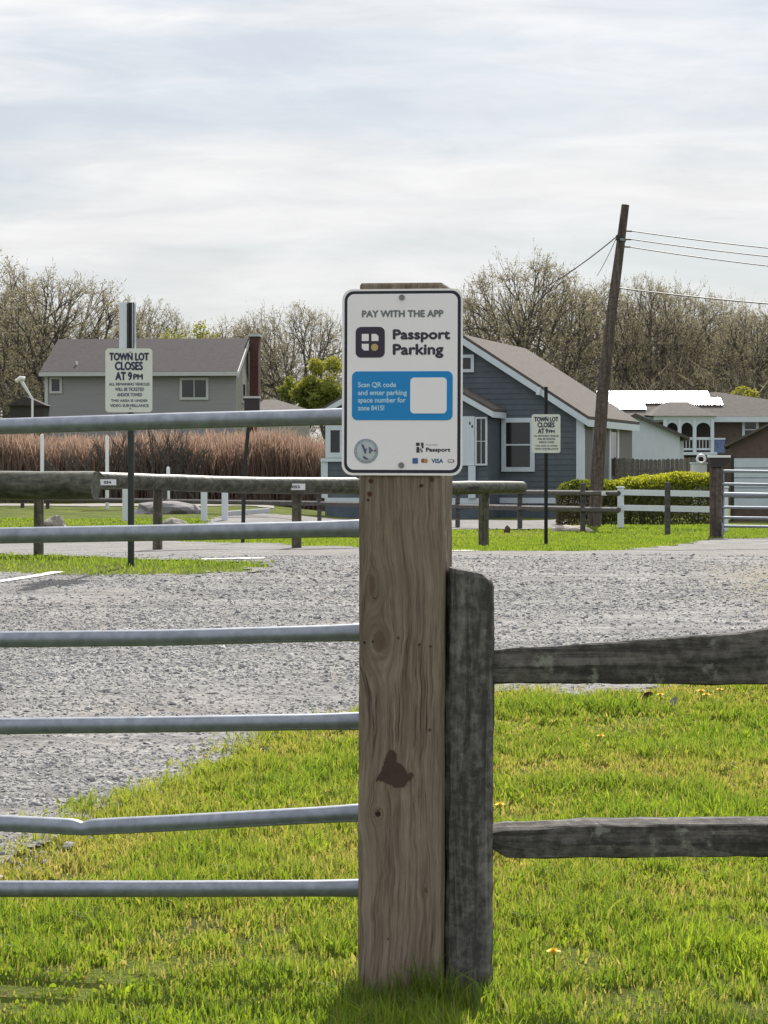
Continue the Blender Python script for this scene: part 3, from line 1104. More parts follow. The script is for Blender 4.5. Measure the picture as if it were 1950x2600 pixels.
plate('card_badge', rrect(1141, 1168, 1153, 1172, 1.5), 3, M['white_sign'], sign)
for py in (755.5, 1181):
    b = MB()
    b.tube([(lx(1020.5), YF - .002, lz(py)), (lx(1020.5), YF - .0065, lz(py))], .0072, 12)
    b.build('bolt', M['bolt'], sign)

# ------------------------------------------------------------------ split rail fence beside the post
fence = empty('split_rail_fence', (0, 0, 0), 'weathered dark grey split rail fence with two rails beside the brown post', 'fence')
D_FP = 6.185
fp = at(1189, HOR, D_FP)
gp = timber('post', -.0585, .0585, 0, .10, -.25, at(0, 1452, D_FP).z, M['grey_post'], (6, 5, 50), .0045, .010, fence, 5,
            top=lambda x, y: -.17 * x + (-.012 if x > .04 else 0))
gp.location = (fp.x, D_FP, 0)
gp.rotation_euler = (0, R(.22), R(-3))
gp2 = timber('post', -.06, .06, 0, .10, -.25, 1.08, M['grey_post'], (5, 4, 30), .005, .010, fence, 6)
gp2.location = (3.2, D_FP + .05, 0)


def split_rail(x0, x1, dd, prof, mat, parent, seed, depth=.06, slope=.014):
    """prof: list of (photo px, top y, bottom y); hewn rail with a sloping top and tapered ends"""
    r = np.random.default_rng(seed)
    n = 60
    b = MB()
    pxs = np.linspace(x0, x1, n)
    P = np.array(prof, float)
    for k, px in enumerate(pxs):
        t = np.interp(px, P[:, 0], P[:, 1])
        bt = np.interp(px, P[:, 0], P[:, 2])
        zt, zb = at(0, t, dd).z, at(0, bt, dd).z
        X = (px - MID) / FOC * dd
        j = r.normal(0, .0012, 8)
        zf = zt - slope + j[0]
        ring = [(dd + j[1], zf), (dd - .003 + j[2], (zf + zb) / 2), (dd + .004 + j[3], zb + .004), (dd + .016, zb + j[4]),
                (dd + depth - .01, zb + .006), (dd + depth, (zt + zb) / 2), (dd + depth - .004, zt + j[5] - .004), (dd + depth * .55, zt - slope * .25 + j[6] * .8), (dd + .006, zf + .004)]
        for y, z in ring:
            b.v.append((X, y, z))
    m = 9
    for k in range(n - 1):
        for j in range(m):
            p, q = k * m + j, k * m + (j + 1) % m
            b.f.append((p, q, q + m, p + m))
    b.f.append(tuple(range(m)))
    b.f.append(tuple((n - 1) * m + j for j in reversed(range(m))))
    return b.build('rail', mat, parent)


split_rail(1215, 4150, D_FP + .02, [(1215, 1654, 1735), (1247, 1652, 1736), (1600, 1627, 1738), (1820, 1609, 1740), (1935, 1601, 1741), (1937, 1592, 1741), (2600, 1588, 1745), (4150, 1640, 1740)],
           M['grey_rail'], fence, 21, .055, .004)
split_rail(1236, 4150, D_FP + .015, [(1236, 2098, 2150), (1242, 2097, 2165), (1252, 2095, 2176), (1268, 2093, 2183), (1500, 2083, 2181), (1950, 2078, 2178), (2600, 2076, 2180), (4150, 2090, 2170)],
           M['grey_rail'], fence, 22, .075, .017)

# ------------------------------------------------------------------ tube gate
gate = empty('tube_gate', (0, 0, 0), 'silver galvanised tube gate of six bars, one dented, behind the brown post', 'gate')
TUBES = [[(0, 1083), (430, 1069), (868, 1058)], [(0, 1360), (450, 1352), (905, 1342)], [(0, 1624), (434, 1619), (905, 1606)],
         [(0, 1844), (434, 1839), (905, 1831)], [(0, 2090), (150, 2097), (211, 2101), (270, 2098), (434, 2090), (905, 2064)], [(0, 2257), (434, 2257), (905, 2255)]]
RAD = .0222


def gate_d(px):
    return 6.60 - .12 * px / 905.


for ti, tp in enumerate(TUBES):
    P = np.array(tp, float)
    sl0 = (P[1, 1] - P[0, 1]) / (P[1, 0] - P[0, 0])
    pts, rad, sq = [], [], []
    for px in list(np.linspace(-2600, -60, 18)) + list(np.linspace(0, 150, 6)) + list(np.linspace(160, 262, 18)) + list(np.linspace(275, 960, 26)):
        if px < 0:
            y = P[0, 1] - (min(0, sl0) * -px * .15 if ti != 4 else -px * .012)
        elif px > P[-1, 0]:
            y = P[-1, 1]
        else:
            y = np.interp(px, P[:, 0], P[:, 1])
        d = gate_d(px)
        rr, s = RAD, 1.0
        if ti == 4:
            k = math.exp(-((px - 211) / 16.) ** 2)
            s = 1 - .16 * k
            y += 3 * k
        if px > 780:
            k = min(1, (px - 780) / 125.)
            s = 1 + .10 * k * k
        pts.append(at(px, y, d))
        rad.append(rr)
        sq.append(s)
    b = MB()
    b.tube(pts, rad, 16, True, sq)
    b.build('bar', M['galv'], gate, True)
for px in (960, -2600, -1300):
    b = MB()
    d = gate_d(px)
    b.tube([at(px, 1052, d + .02), at(px, 2262, d + .02)], .02, 12)
    b.build('upright', M['galv'], gate, True)


# ------------------------------------------------------------------ town lot signs
def town_sign(px_c, d, y_top, y_bot, half_px, post_px, post_w, post_top, rz, label, extra):
    base = foot(post_px, d)
    root = empty('town_lot_sign', base, label, 'sign', rz, 'town lot closing time signs')
    k = d / FOC
    cx = (px_c - post_px) * k

    def loc(px, py):
        return ((px - post_px) * k, EYE - (py - HOR) * k - base.z)
    zt, zb = loc(0, y_top)[1], loc(0, y_bot)[1]
    hw = half_px * k
    r = .035
    poly = []
    for sx, sz, a0 in ((1, 1, 0), (-1, 1, 90), (-1, -1, 180), (1, -1, 270)):
        for i in range(6):
            a = R(a0 + 18 * i)
            poly.append((cx + sx * (hw - r) + r * math.cos(a), (zt if sz > 0 else zb) - sz * r + r * math.sin(a)))
    b = MB()
    b.prism(poly, -.034, -.031)
    b.build('panel', M['town_sign'], root)
    w = post_w / 2
    zp = loc(0, post_top)[1]
    b = MB()
    for x0, x1, y0, y1 in ((-w, w, -.004, 0), (-w, -w * .75, -.03, -.004), (w * .75, w, -.03, -.004)):
        b.box(x0, x1, y0, y1, -.3, zp)
    b.build('post', M['post_green'] if extra else M['post_dark'], root)
    H = y_bot - y_top
    W = half_px * 2
    x0 = px_c - half_px

    def line(s, fx0, fx1, fy0, fy1, mt, bold):
        lettering(s, x0 + fx0 * W, x0 + fx1 * W, y_top + fy0 * H, y_top + fy1 * H, loc, -.0352, mt, root, bold)
    bd = .9 * half_px / 59
    line('TOWN LOT', .09, .92, .075, .185, M['town_ink'], bd * 1.5)
    line('CLOSES', .21, .79, .215, .335, M['town_ink'], bd * 1.5)
    line('AT 9', .22, .56, .375, .495, M['town_ink'], bd * 1.5)
    line('PM', .60, .79, .405, .485, M['town_ink'], bd * 1.3)
    line('ALL REMAINING VEHICLES', .08, .94, .54, .58, M['town_ink_soft'], bd * .6)
    line('WILL BE TICKETED', .21, .82, .615, .665, M['town_ink_soft'], bd * .6)
    line('AND/OR TOWED', .25, .78, .70, .75, M['town_ink_soft'], bd * .6)
    line('THIS AREA IS UNDER', .12, .90, .80, .835, M['town_ink_soft'], bd * .6)
    line('VIDEO SURVEILLANCE', .10, .92, .875, .915, M['town_ink_soft'], bd * .6)
    if extra:
        for nm, a, c, y0, y1, t, mt in (('side_strip', 303, 322.5, 768, 884, 0, 'white_plastic'), ('dark_strip', 322.5, 335.5, 770, 884, 1, 'maroon'), ('side_strip', 335.5, 345, 770, 886, 0, 'white_plastic')):
            xa, xb = loc(a, 0)[0], loc(c, 0)[0]
            b = MB()
            b.box(xa, xb, -.012 + .006 * t, .012 + .004 * t, loc(0, y1 + 10)[1], loc(0, y0)[1])
            b.build(nm, M[mt], root)
    for fy in (.06, .94):
        b = MB()
        zc = loc(0, y_top + fy * H)[1]
        b.tube([(cx * .3, -.034, zc), (cx * .3, -.038, zc)], .008, 8)
        b.build('bolt', M['bolt'], root)
    return root


town_sign(328, 23.3, 885, 1047, 59.5, 333, .06, 768, R(1), 'cream town lot closing sign below a white strip, green post in the grass island', True)
town_sign(1386, 38.4, 1052, 1150, 36.5, 1386, .055, 982, R(2), 'small cream town lot closing sign on a thin dark post before the blue house', False)

# ------------------------------------------------------------------ timber guardrail
grail = empty('timber_guardrail', foot(750, 31.5), 'mossy round timber guardrail on short posts along the far lot edge', 'guardrail')
go = grail.location


def world_part(b, name, mat, parent, smooth=False):
    """builder filled in world coordinates, parent is an unrotated empty"""
    off = parent.location
    b.v = [(x - off.x, y - off.y, z - off.z) for x, y, z in b.v]
    return b.build(name, mat, parent, smooth)


def log(p0, p1, r0, r1, seed):
    r = np.random.default_rng(seed)
    pts, rad = [], []
    for i in range(15):
        t = i / 14
        p = p0.lerp(p1, t)
        p.z += .012 * math.sin(t * 5 + seed)
        pts.append(p)
        rad.append((r0 + (r1 - r0) * t) * (1 + r.normal(0, .012)))
    b = MB()
    b.tube(pts, rad, 18, True)
    # flatten the upper side a little, as the sawn top catches the sun
    return world_part(b, 'log', M['log'], grail, True)


la = log(at(-700, 1221, 26.6), at(243, 1232, 25.6), .15, .152, 1)
log(at(250, 1221, 29.0), at(900, 1235, 32.4), .096, .112, 2)
log(at(905, 1236, 32.5), at(1326, 1239, 37.0), .105, .088, 3)
for px, d, w, top in ((98, 26.5, .055, 1240), (-350, 27.4, .06, 1240), (400, 30.0, .06, 1225), (753, 31.8, .065, 1240), (1228, 36.2, .078, 1230), (1000, 33.6, .07, 1240)):
    p = foot(px, d, -.3)
    b = MB()
    zt = at(px, top, d).z
    b.tube([p, Vector((p.x, d, (p.z + zt) / 2)), Vector((p.x + .005, d, zt))], [w * 1.06, w, w * .97], 12)
    world_part(b, 'post', M['log_post'], grail, True)


def plate_on(px0, px1, y0, y1, d, txt, mat, parent):
    b = MB()
    a, c = at(px0, y0, d), at(px1, y1, d)
    b.box(a.x, c.x, d - .006, d, c.z, a.z)
    o = world_part(b, 'number_plate', mat, parent)
    if txt:
        off = parent.location
        w = px1 - px0
        lettering(txt, px0 + w * .3, px0 + w * .7, y0 + (y1 - y0) * .3, y0 + (y1 - y0) * .72,
                  lambda px, py: (at(px, py, d).x - off.x, at(px, py, d).z - off.z), d - .0075 - off.y, M['town_ink'], o, .5, 'number')
    return o


plate_on(251, 295, 1217, 1232, 28.85, '054', M['white_paint'], grail)
plate_on(728, 775, 1228, 1244, 31.35, '053', M['white_paint'], grail)
plate_on(96, 158, 1201, 1220, 25.82, None, M['dark_box'], grail)
plate_on(1185, 1217, 1235, 1243, 35.2, None, M['dark_box'], grail)

# ------------------------------------------------------------------ dark post and rail fence beyond
dfence = empty('post_and_rail_fence', foot(1320, 52.5), 'low dark brown post and rail fence in front of the houses', 'fence')


def dfd(px):
    return 75.0 - 25.0 * px / 1700.0


for px in (-180, 57, 121, 420, 811, 1162, 1320, 1480, 1695):
    d = dfd(px)
    p = foot(px, d, -.25)
    b = MB()
    b.bbox(p.x - .055, p.x + .055, d - .05, d + .05, p.z, p.z + 1.32, .012)
    world_part(b, 'post', M['fence_dark'], dfence)
for z0, z1 in ((.46, .59), (.82, .94)):
    stops = [-180, 57, 121, 420, 811, 1162, 1320, 1480]
    ends = stops[1:] + [1570]
    for a, c in zip(stops, ends):
        b = MB()
        pa, pb = foot(a, dfd(a)), foot(c, dfd(c))
        zo = .0
        b.tube([Vector((pa.x, pa.y - .07, (z0 + z1) / 2)), Vector((pb.x, pb.y - .07, (z0 + z1) / 2 + .01))], (z1 - z0) / 2, 6)
        world_part(b, 'rail', M['fence_dark'], dfence)
plate_on(1527, 1563, 1247, 1258, 52.2, '051', M['white_paint'], dfence)

# ------------------------------------------------------------------ white rail fence
wf = empty('white_rail_fence', foot(1576, 58), 'white two rail vinyl fence in front of the green hedge', 'fence')


def wfd(px):
    return 58 - 4 * (px - 1576) / 240.


for px in (1576, 1840):
    d = wfd(px)
    p = foot(px, d, -.25)
    zt = at(px, 1240, d).z
    b = MB()
    b.bbox(p.x - .072, p.x + .072, d - .07, d + .07, p.z, zt, .008)
    b.bbox(p.x - .09, p.x + .09, d - .09, d + .09, zt + .001, zt + .045, .015)
    world_part(b, 'post', M['white_plastic'], wf)
for ya, yb in ((1250, 1255), (1289, 1294)):
    b = MB()
    pa, pb = at(1578, ya, wfd(1578)), at(1838, yb, wfd(1838))
    n = (pb - pa).normalized()
    u = Vector((0, 0, 1))
    s = n.cross(u).normalized() * .02
    h = .066
    i = len(b.v)
    for p in (pa, pb):
        for sg, hh in ((1, -h), (1, h), (-1, h), (-1, -h)):
            b.v.append(tuple(p + s * sg + u * hh))
    b.f += [(0, 1, 5, 4), (1, 2, 6, 5), (2, 3, 7, 6), (3, 0, 4, 7), (3, 2, 1, 0), (4, 5, 6, 7)]
    world_part(b, 'rail', M['white_plastic'], wf)

# ------------------------------------------------------------------ far gate with its post
fgp = empty('far_gate_post', foot(1817, 45), 'square grey timber gate post with a pale lid at the driveway entrance', 'post')
b = MB()
k45 = 45 / FOC
zt = at(0, 1186, 45).z - fgp.location.z
b.bbox(-.10, .10, -.1, .1, -.3, zt, .012)
b.build('shaft', M['pole'], fgp)
b = MB()
b.prism([(-.10, zt + .001), (.12, zt + .001), (.24, zt + .09), (.24, zt + .17), (-.13, zt + .17)], -.14, .14)
b.build('head', M['dark_box'], fgp)
b = MB()
b.bbox(-.14, .26, -.16, .16, zt + .171, zt + .215, .008)
b.build('lid', M['white_paint'], fgp)
b = MB()
b.tube([(.10, -.12, .30), (.13, -.13, .12), (.09, -.13, .02), (.16, -.12, .0)], .022, 8)
b.build('chain', M['galv'], fgp, True)
fg = empty('farm_gate', foot(1840, 45), 'pale silver tube gate of six bars across the far driveway', 'gate')
for y, r_ in ((1196, .026), (1229, .026), (1256, .045), (1288, .026), (1314, .024), (1336, .026)):
    b = MB()
    b.tube([at(1832, y, 45), at(2120, y + 4, 46.5), at(2420, y + 8, 48)], r_, 10)
    world_part(b, 'bar', M['galv'], fg, True)
for px in (1836, 2125, 2420):
    b = MB()
    d = 45.06 + 3 * (px - 1832) / 588.
    b.tube([at(px, 1194, d), at(px, 1340, d)], .024, 10)
    world_part(b, 'upright', M['galv'], fg, True)


# ------------------------------------------------------------------ small things on the grass
def blob(name, loc, sx, sy, sz, mat, label, cat, seed, group=None, sub=3):
    import bmesh
    bm = bmesh.new()
    bmesh.ops.create_icosphere(bm, subdivisions=sub, radius=1)
    r = np.random.default_rng(seed)
    ph = r.uniform(0, 6.28, 9)
    for v in bm.verts:
        c = v.co
        k = 1 + .14 * math.sin(3.1 * c.x + ph[0]) * math.sin(2.7 * c.y + ph[1]) + .10 * math.sin(5.3 * c.z + ph[2] + 2 * c.x) + .06 * math.sin(9 * c.x + ph[3]) * math.sin(8 * c.z + ph[4])
        v.co = Vector((c.x * sx * k, c.y * sy * k, max(-.35, c.z * k) * sz))
    me = bpy.data.meshes.new(name)
    bm.to_mesh(me)
    bm.free()
    o = link(name, me, mat)
    o.location = loc
    return tag(o, label, cat, group)


blob('boulder', foot(140, 52, .08), .26, .25, .26, M['stone'], 'rounded grey boulder on the lawn beside a dark fence post', 'rock', 1)
blob('boulder', foot(447, 46, .08), .40, .3, .30, M['stone'], 'broad tan grey boulder on the lawn behind the timber guardrail', 'rock', 2)
blob('boulder', foot(412, 47.5, .05), .16, .16, .20, M['stone'], 'small dark boulder leaning on the broad tan boulder', 'rock', 3)
blob('driftwood', foot(1450, 53.5, .02), .46, .16, .14, M['pale_stone'], 'pale sunlit lump of driftwood at the foot of the hedge', 'driftwood', 4)
blob('dark_clump', foot(1288, 51.5, .05), .085, .05, .10, M['brown_leaf'], 'small dark brown clump on the grass strip by the blue house', 'leaf', 5, None, 2)  # small dark thing of unclear kind, added as a plain clump
blob('gravel_pile', foot(425, 67, .0), 1.05, .7, .36, M['cloth_pale'], 'pale purplish grey heap behind the green sign post', 'pile', 7)


def white_bollard(px, d, yt, w, label, lean=0.0):
    p = foot(px, d)
    h = at(px, yt, d).z - p.z
    b = MB()
    b.bbox(-w, w, -w, w, -.2, h, .012)
    o = b.build('bollard', M['white_plastic'], None)
    o.location = p
    o.rotation_euler = (0, lean, 0)
    return tag(o, label, 'bollard', 'short white posts on the lawn')


white_bollard(318, 60, 1238, .065, 'short white square post on the lawn beside the green sign post')
white_bollard(518, 60, 1243, .075, 'short white square post on the lawn next to the broad tan boulder')
white_bollard(571, 60, 1243, .075, 'short white square post at the edge of the gravel driveway')


def white_stake(px, d, yt, label):
    p = foot(px, d)
    h = at(px, yt, d).z - p.z
    b = MB()
    b.tube([(0, 0, -.2), (0, 0, h - .03), (.01, 0, h)], [.055, .052, .03], 10)
    o = b.build('marker_pole', M['white_paint'], None, True)
    o.location = p
    return tag(o, label, 'pole', 'white marker poles before the reeds')


white_stake(107, 72, 1102, 'tall thin white pole in front of the brown reeds above the large log end')
white_stake(272, 72, 1106, 'tall thin white pole in front of the reeds above a white number plate')
white_stake(427, 72, 1185, 'short thin white pole at the foot of the reeds above the pale heap')

# leaning thin dark post with a flat dark plate at its head
p = foot(616, 40)
o = empty('leaning_post', p, 'thin dark leaning steel post in front of the reeds and brick chimney', 'post')
b = MB()
b.tube([p + Vector((0, 0, -.2)), at(620, 1200, 40), at(636, 1030, 40)], .034, 8)
world_part(b, 'shaft', M['post_dark'], o)
b = MB()
a = at(641, 1012, 40)
b.box(a.x - .13, a.x + .12, 39.9, 40.1, a.z - .22, a.z, None)
world_part(b, 'plate', M['dark_box'], o)
b = MB()
b.box(a.x - .14, a.x + .13, 39.88, 40.12, a.z + .003, a.z + .035)
world_part(b, 'cap', M['trim_grey'], o)

# board lying by the driveway
b = MB()
p = foot(625, 63, .10)
b.bbox(-.62, .62, -.1, .1, -.02, .10, .01)
o = b.build('timber_board', M['trim_grey'])
o.location = p
o.rotation_euler = (0, R(-4), R(10))
tag(o, 'pale board lying at the edge of the gravel driveway', 'board')

# ------------------------------------------------------------------ utility pole and wires
pole = empty('utility_pole', foot(1506, 60), 'dark wooden utility pole leaning right in front of the blue house', 'utility pole')
pb = foot(1506, 60, -.4)
ptop = at(1588, 520, 60)
pts = [pb, at(1512, 1280, 60), at(1530, 1000, 60), at(1556, 770, 60), at(1573, 640, 60), ptop]
b = MB()
b.tube(pts, [.175, .165, .15, .125, .11, .095], 14)
world_part(b, 'shaft', M['pole'], pole, True)
b = MB()
b.tube([at(1576.5, 612, 60), at(1577.5, 606, 60)], .128, 14)
world_part(b, 'band', M['galv'], pole)
for px, py in ((1590, 586), (1588, 607), (1586, 626)):
    b = MB()
    b.tube([at(px - 10, py, 60), at(px + 14, py + 1, 59.9)], .022, 6)
    world_part(b, 'insulator', M['wire'], pole)
b = MB()
b.bbox(at(1563, 0, 60).x, at(1572, 0, 60).x, 59.8, 59.95, at(0, 610, 60).z, at(0, 598, 60).z, .01)
world_part(b, 'bracket', M['dark_box'], pole)


def wire(pts, label, r=.012, n=20, sag=0.0):
    b = MB()
    a, c = pts
    P = []
    for i in range(n + 1):
        t = i / n
        p = a.lerp(c, t)
        p.z -= sag * 4 * t * (1 - t)
        P.append(p)
    b.tube(P, r, 5)
    o = b.build('overhead_wire', M['wire'])
    return tag(o, label, 'wire', 'wires on the utility pole')


wire((at(1600, 586, 60), at(2500, 668, 58)), 'topmost thin wire running right from the leaning utility pole', .014, 20, .12)
wire((at(1600, 607, 60), at(2500, 690, 58)), 'thin wire running right from the pale band of the utility pole', .014, 20, .12)
wire((at(1598, 627, 60), at(2500, 720, 58)), 'thin wire running right just below the pale band of the utility pole', .014, 20, .12)
wire((at(1560, 730, 60), at(2500, 800, 58)), 'lowest thicker wire running right across the bare treetops', .018, 20, .12)
wire((at(1564, 602, 60), at(1358, 742, 74)), 'service wire falling left from the utility pole towards the blue house', .016, 20, .1)
wire((at(1564, 606, 60), at(1516, 700, 75)), 'faint steep wire falling left from the utility pole into the trees', .009, 10, .05)


# ------------------------------------------------------------------ houses
def window(parent, x0, x1, y, z0, z1, trim=.1, trim_mat='trim', muntins=(1, 1), name='window', proud=.05):
    """framed window on a wall whose outer face is at local y (facing -y)"""
    b = MB()
    b.box(x0, x1, y - proud, y - .002, z0, z0 + trim)
    b.box(x0, x1, y - proud, y - .002, z1 - trim, z1)
    b.box(x0, x0 + trim, y - proud, y - .002, z0 + trim, z1 - trim)
    b.box(x1 - trim, x1, y - proud, y - .002, z0 + trim, z1 - trim)
    w = b.build(name, M[trim_mat], parent)
    gx0, gx1, gz0, gz1 = x0 + trim, x1 - trim, z0 + trim, z1 - trim
    nx, nz = muntins
    t = trim * .35
    for i in range(nx):
        for j in range(nz):
            ax = gx0 + (gx1 - gx0) * i / nx + (t / 2 if i else 0)
            bx = gx0 + (gx1 - gx0) * (i + 1) / nx - (t / 2 if i < nx - 1 else 0)
            az = gz0 + (gz1 - gz0) * j / nz + (t / 2 if j else 0)
            bz = gz0 + (gz1 - gz0) * (j + 1) / nz - (t / 2 if j < nz - 1 else 0)
            bb = MB()
            bb.box(ax, bx, y - .016 - .01 * j, y - .004, az, bz)
            bb.build('pane', M['glass'], w)
    if nx * nz > 1:
        bb = MB()
        for i in range(1, nx):
            c = gx0 + (gx1 - gx0) * i / nx
            bb.box(c - t / 2, c + t / 2, y - proud * .7, y - .003, gz0, gz1)
        for j in range(1, nz):
            c = gz0 + (gz1 - gz0) * j / nz
            bb.box(gx0, gx1, y - proud * .6, y - .0035, c - t / 2, c + t / 2)
        bb.build('muntin', M[trim_mat], w)
    return w


# ---- blue house
bh = empty('blue_house', (2.5, 76, hz(2.5, 76)), 'slate blue clapboard cottage with pale trim and brown shingled gable roof', 'house', R(-16))
bz = bh.location.z
MWID, MDEP, EV, AP = 3.75, 8.5, 3.10 - bz, 5.52 - bz


def gable_wall(b, xc, hw, y0, y1, z0, ze, za):
    b.prism([(xc - hw, z0), (xc + hw, z0), (xc + hw, ze), (xc, za), (xc - hw, ze)], y0, y1)


b = MB()
gable_wall(b, 0, MWID - .02, 0.03, MDEP, -.2, EV, AP)
wall = b.build('wall', M['blue_siding'], bh)


def clapboards(parent, xc, hw, yface, z0, ze, za, step, mat):
    z = z0
    while z < za - .05:
        zt = z + step

        def half(zz):
            return hw if zz <= ze else hw * (za - zz) / (za - ze)
        h0, h1 = half(z), max(half(min(zt, za - .02)), .03)
        ztt = min(zt, za - .02)
        bb = MB()
        V = [(xc - h0, yface - .022, z), (xc + h0, yface - .022, z), (xc + h1, yface - .006, ztt), (xc - h1, yface - .006, ztt),
             (xc - h0, yface + .01, z), (xc + h0, yface + .01, z), (xc + h1, yface + .01, ztt), (xc - h1, yface + .01, ztt)]
        bb.v = V
        bb.f = [(0, 1, 2, 3), (7, 6, 5, 4), (0, 4, 5, 1), (1, 5, 6, 2), (2, 6, 7, 3), (3, 7, 4, 0)]
        bb.build('board', mat, parent)
        z = zt


clapboards(wall, 0, MWID - .02, .02, .62, EV, AP, .17, M['blue_siding'])


def gable_roof(parent, xc, hw, y0, y1, ze, za, over, th, mat, fascia_mat, fascia=.17):
    """two roof slabs and the rake boards on the front"""
    sl_ = (za - ze) / hw
    roof = None
    for sg in (-1, 1):
        bb = MB()
        xe = xc + sg * (hw + over)
        zE = ze - sl_ * over
        pts = [(xc, za), (xe, zE), (xe, zE + th), (xc, za + th)]
        bb.prism(pts, y0 - over, y1 + over)
        o = bb.build('roof', mat, parent)
        roof = roof or o
        bb = MB()
        pts = [(xc + sg * .001, za - fascia * .9), (xe, zE - fascia * .9), (xe, zE - .002), (xc + sg * .001, za - .002)]
        bb.prism(pts, y0 - over - .03, y0 - over + .0)
        bb.build('rake_board', fascia_mat, parent)
        bb = MB()
        bb.box(min(xe, xe - sg * .03), max(xe, xe - sg * .03), y0 - over + .005, y1 + over, zE - fascia * .9, zE - .003)
        bb.build('fascia', fascia_mat, parent)
    return roof


gable_roof(bh, 0, MWID, 0, MDEP, EV, AP, .22, .10, M['roof_brown'], M['trim'], .24)
# corner boards, water table, foundation
b = MB()
b.box(MWID - .20, MWID + .03, -.03, -.0, .62, EV - .05)
b.box(MWID + .0, MWID + .03, .0, .18, .62, EV - .05)
b.build('corner_board', M['trim'], bh)
b = MB()
b.box(-MWID, MWID + .05, -.06, .0, .45, .62)
b.build('water_table', M['trim'], bh)
b = MB()
b.box(-MWID, MWID, -.02, .02, -.3, .45)
b.build('foundation', M['blue_skirt'], bh)
b = MB()
b.box(MWID - .02, MWID, 0.03, MDEP, -.2, EV)
b.build('side_wall', M['side_siding'], bh)
for y in (1.5, 4.2, 5.6):
    b = MB()
    b.box(MWID + .001, MWID + .04, y, y + .28, .9, EV - .35)
    b.build('side_trim', M['trim'], bh)
for y in (1.9, 4.6):
    b = MB()
    b.box(MWID + .001, MWID + .02, y, y + .95, 1.3, EV - .45)
    b.build('side_window', M['glass'], bh)
window(bh, 1.20, 2.25, -.01, 1.36 - bz, 3.02 - bz, .14, 'trim', (1, 2), 'window', .07)
window(bh, -.28, .32, -.01, 4.45 - bz, 5.0 - bz, .10, 'trim', (1, 1), 'attic_vent', .05)
# service head under the rake
b = MB()
b.tube([(2.45, -.30, 3.95 - bz), (2.40, -.32, 3.72 - bz)], .06, 8)
b.build('wire_bracket', M['white_paint'], bh)
# enclosed porch wing
WX, WH, WY, WE, WA = -1.435, 2.60, -1.6, 3.28 - bz, 4.72 - bz
b = MB()
gable_wall(b, WX, WH - .02, WY + .03, 0.02, -.2, WE, WA)
wwall = b.build('porch_wall', M['blue_siding'], bh)
clapboards(wwall, WX, WH - .02, WY + .02, .62, WE, WA, .17, M['blue_siding'])
gable_roof(bh, WX, WH, WY, -.2, WE, WA, .18, .09, M['roof_brown'], M['trim'], .20)
b = MB()
b.box(WX - WH, WX + WH + .02, WY - .05, WY, .45, .62)
b.build('water_table', M['trim'], bh)
b = MB()
b.box(WX - WH, WX + WH, WY - .02, WY + .02, -.3, .45)
b.build('foundation', M['blue_skirt'], bh)


def wpx(px):
    """local x on the porch front for a photo column"""
    u = (px - MID) / FOC
    return (u * 74.46 - 2.059) / (.961 + .276 * u)


def wz(py):
    return EYE + (HOR - py) / FOC * 74.8 - bz


b = MB()
b.box(wpx(816), wpx(833), WY - .04, WY, .62, wz(1172))
b.build('corner_board', M['trim'], bh)
b = MB()
b.box(wpx(816), wpx(905), WY - .08, WY - .001, wz(1172), wz(1163))
b.build('sill', M['trim'], bh)
window(bh, wpx(828), wpx(905), WY - .01, wz(1162), wz(1078), .16, 'trim', (2, 1), 'window', .06)
b = MB()
b.box(wpx(1172), wpx(1205.5), WY - .05, WY - .001, wz(1182), wz(1058))
b.build('door_panel', M['white_wall'], bh)
window(bh, wpx(1207), wpx(1238), WY - .01, wz(1182), wz(1060), .055, 'trim', (2, 2), 'window', .06)
b = MB()
b.box(wpx(1191), wpx(1209), WY - .12, WY - .052, .62, wz(1183))
b.build('column', M['trim'], bh)
b = MB()
for px, py in ((1192, 1072), (1198, 1080)):
    b.box(wpx(px), wpx(px + 4), WY - .056, WY - .051, wz(py + 7), wz(py))
b.build('house_number', M['ink'], bh)

# ---- grey house
gh = empty('grey_house', (-16.65, 120, hz(-16.6, 120)), 'long grey two storey house with dark roof and brick chimney', 'house', R(-4.5))
gz_ = gh.location.z
GL = 9.45
GE, GR = 6.25 - gz_, 7.95 - gz_
b = MB()
b.v = [(0, 0, -.2), (GL, 0, -.2), (GL, 8, -.2), (0, 8, -.2), (0, 0, GE), (GL, 0, GE), (GL, 8, GE), (0, 8, GE), (0, 4, GR), (GL, 4, GR)]
b.f = [(0, 1, 5, 4), (3, 7, 6, 2), (0, 4, 8, 7, 3), (4, 5, 9, 8), (7, 8, 9, 6), (0, 3, 2, 1)]
b.build('wall', M['grey_siding'], gh)
b = MB()
b.prism([(0, 0)], 0, 0) if False else None
b.v = [(GL + .001, 0, -.2), (GL + .001, 8, -.2), (GL + .001, 8, GE), (GL + .001, 4, GR), (GL + .001, 0, GE),
       (GL - .05, 0.01, -.2), (GL - .05, 7.99, -.2), (GL - .05, 7.99, GE), (GL - .05, 4, GR), (GL - .05, 0.01, GE)]
b.f = [(0, 1, 2, 3, 4), (5, 9, 8, 7, 6)] + [(i, i + 5, (i + 1) % 5 + 5, (i + 1) % 5) for i in range(5)]
b.build('gable_wall', M['tan_siding'], gh)
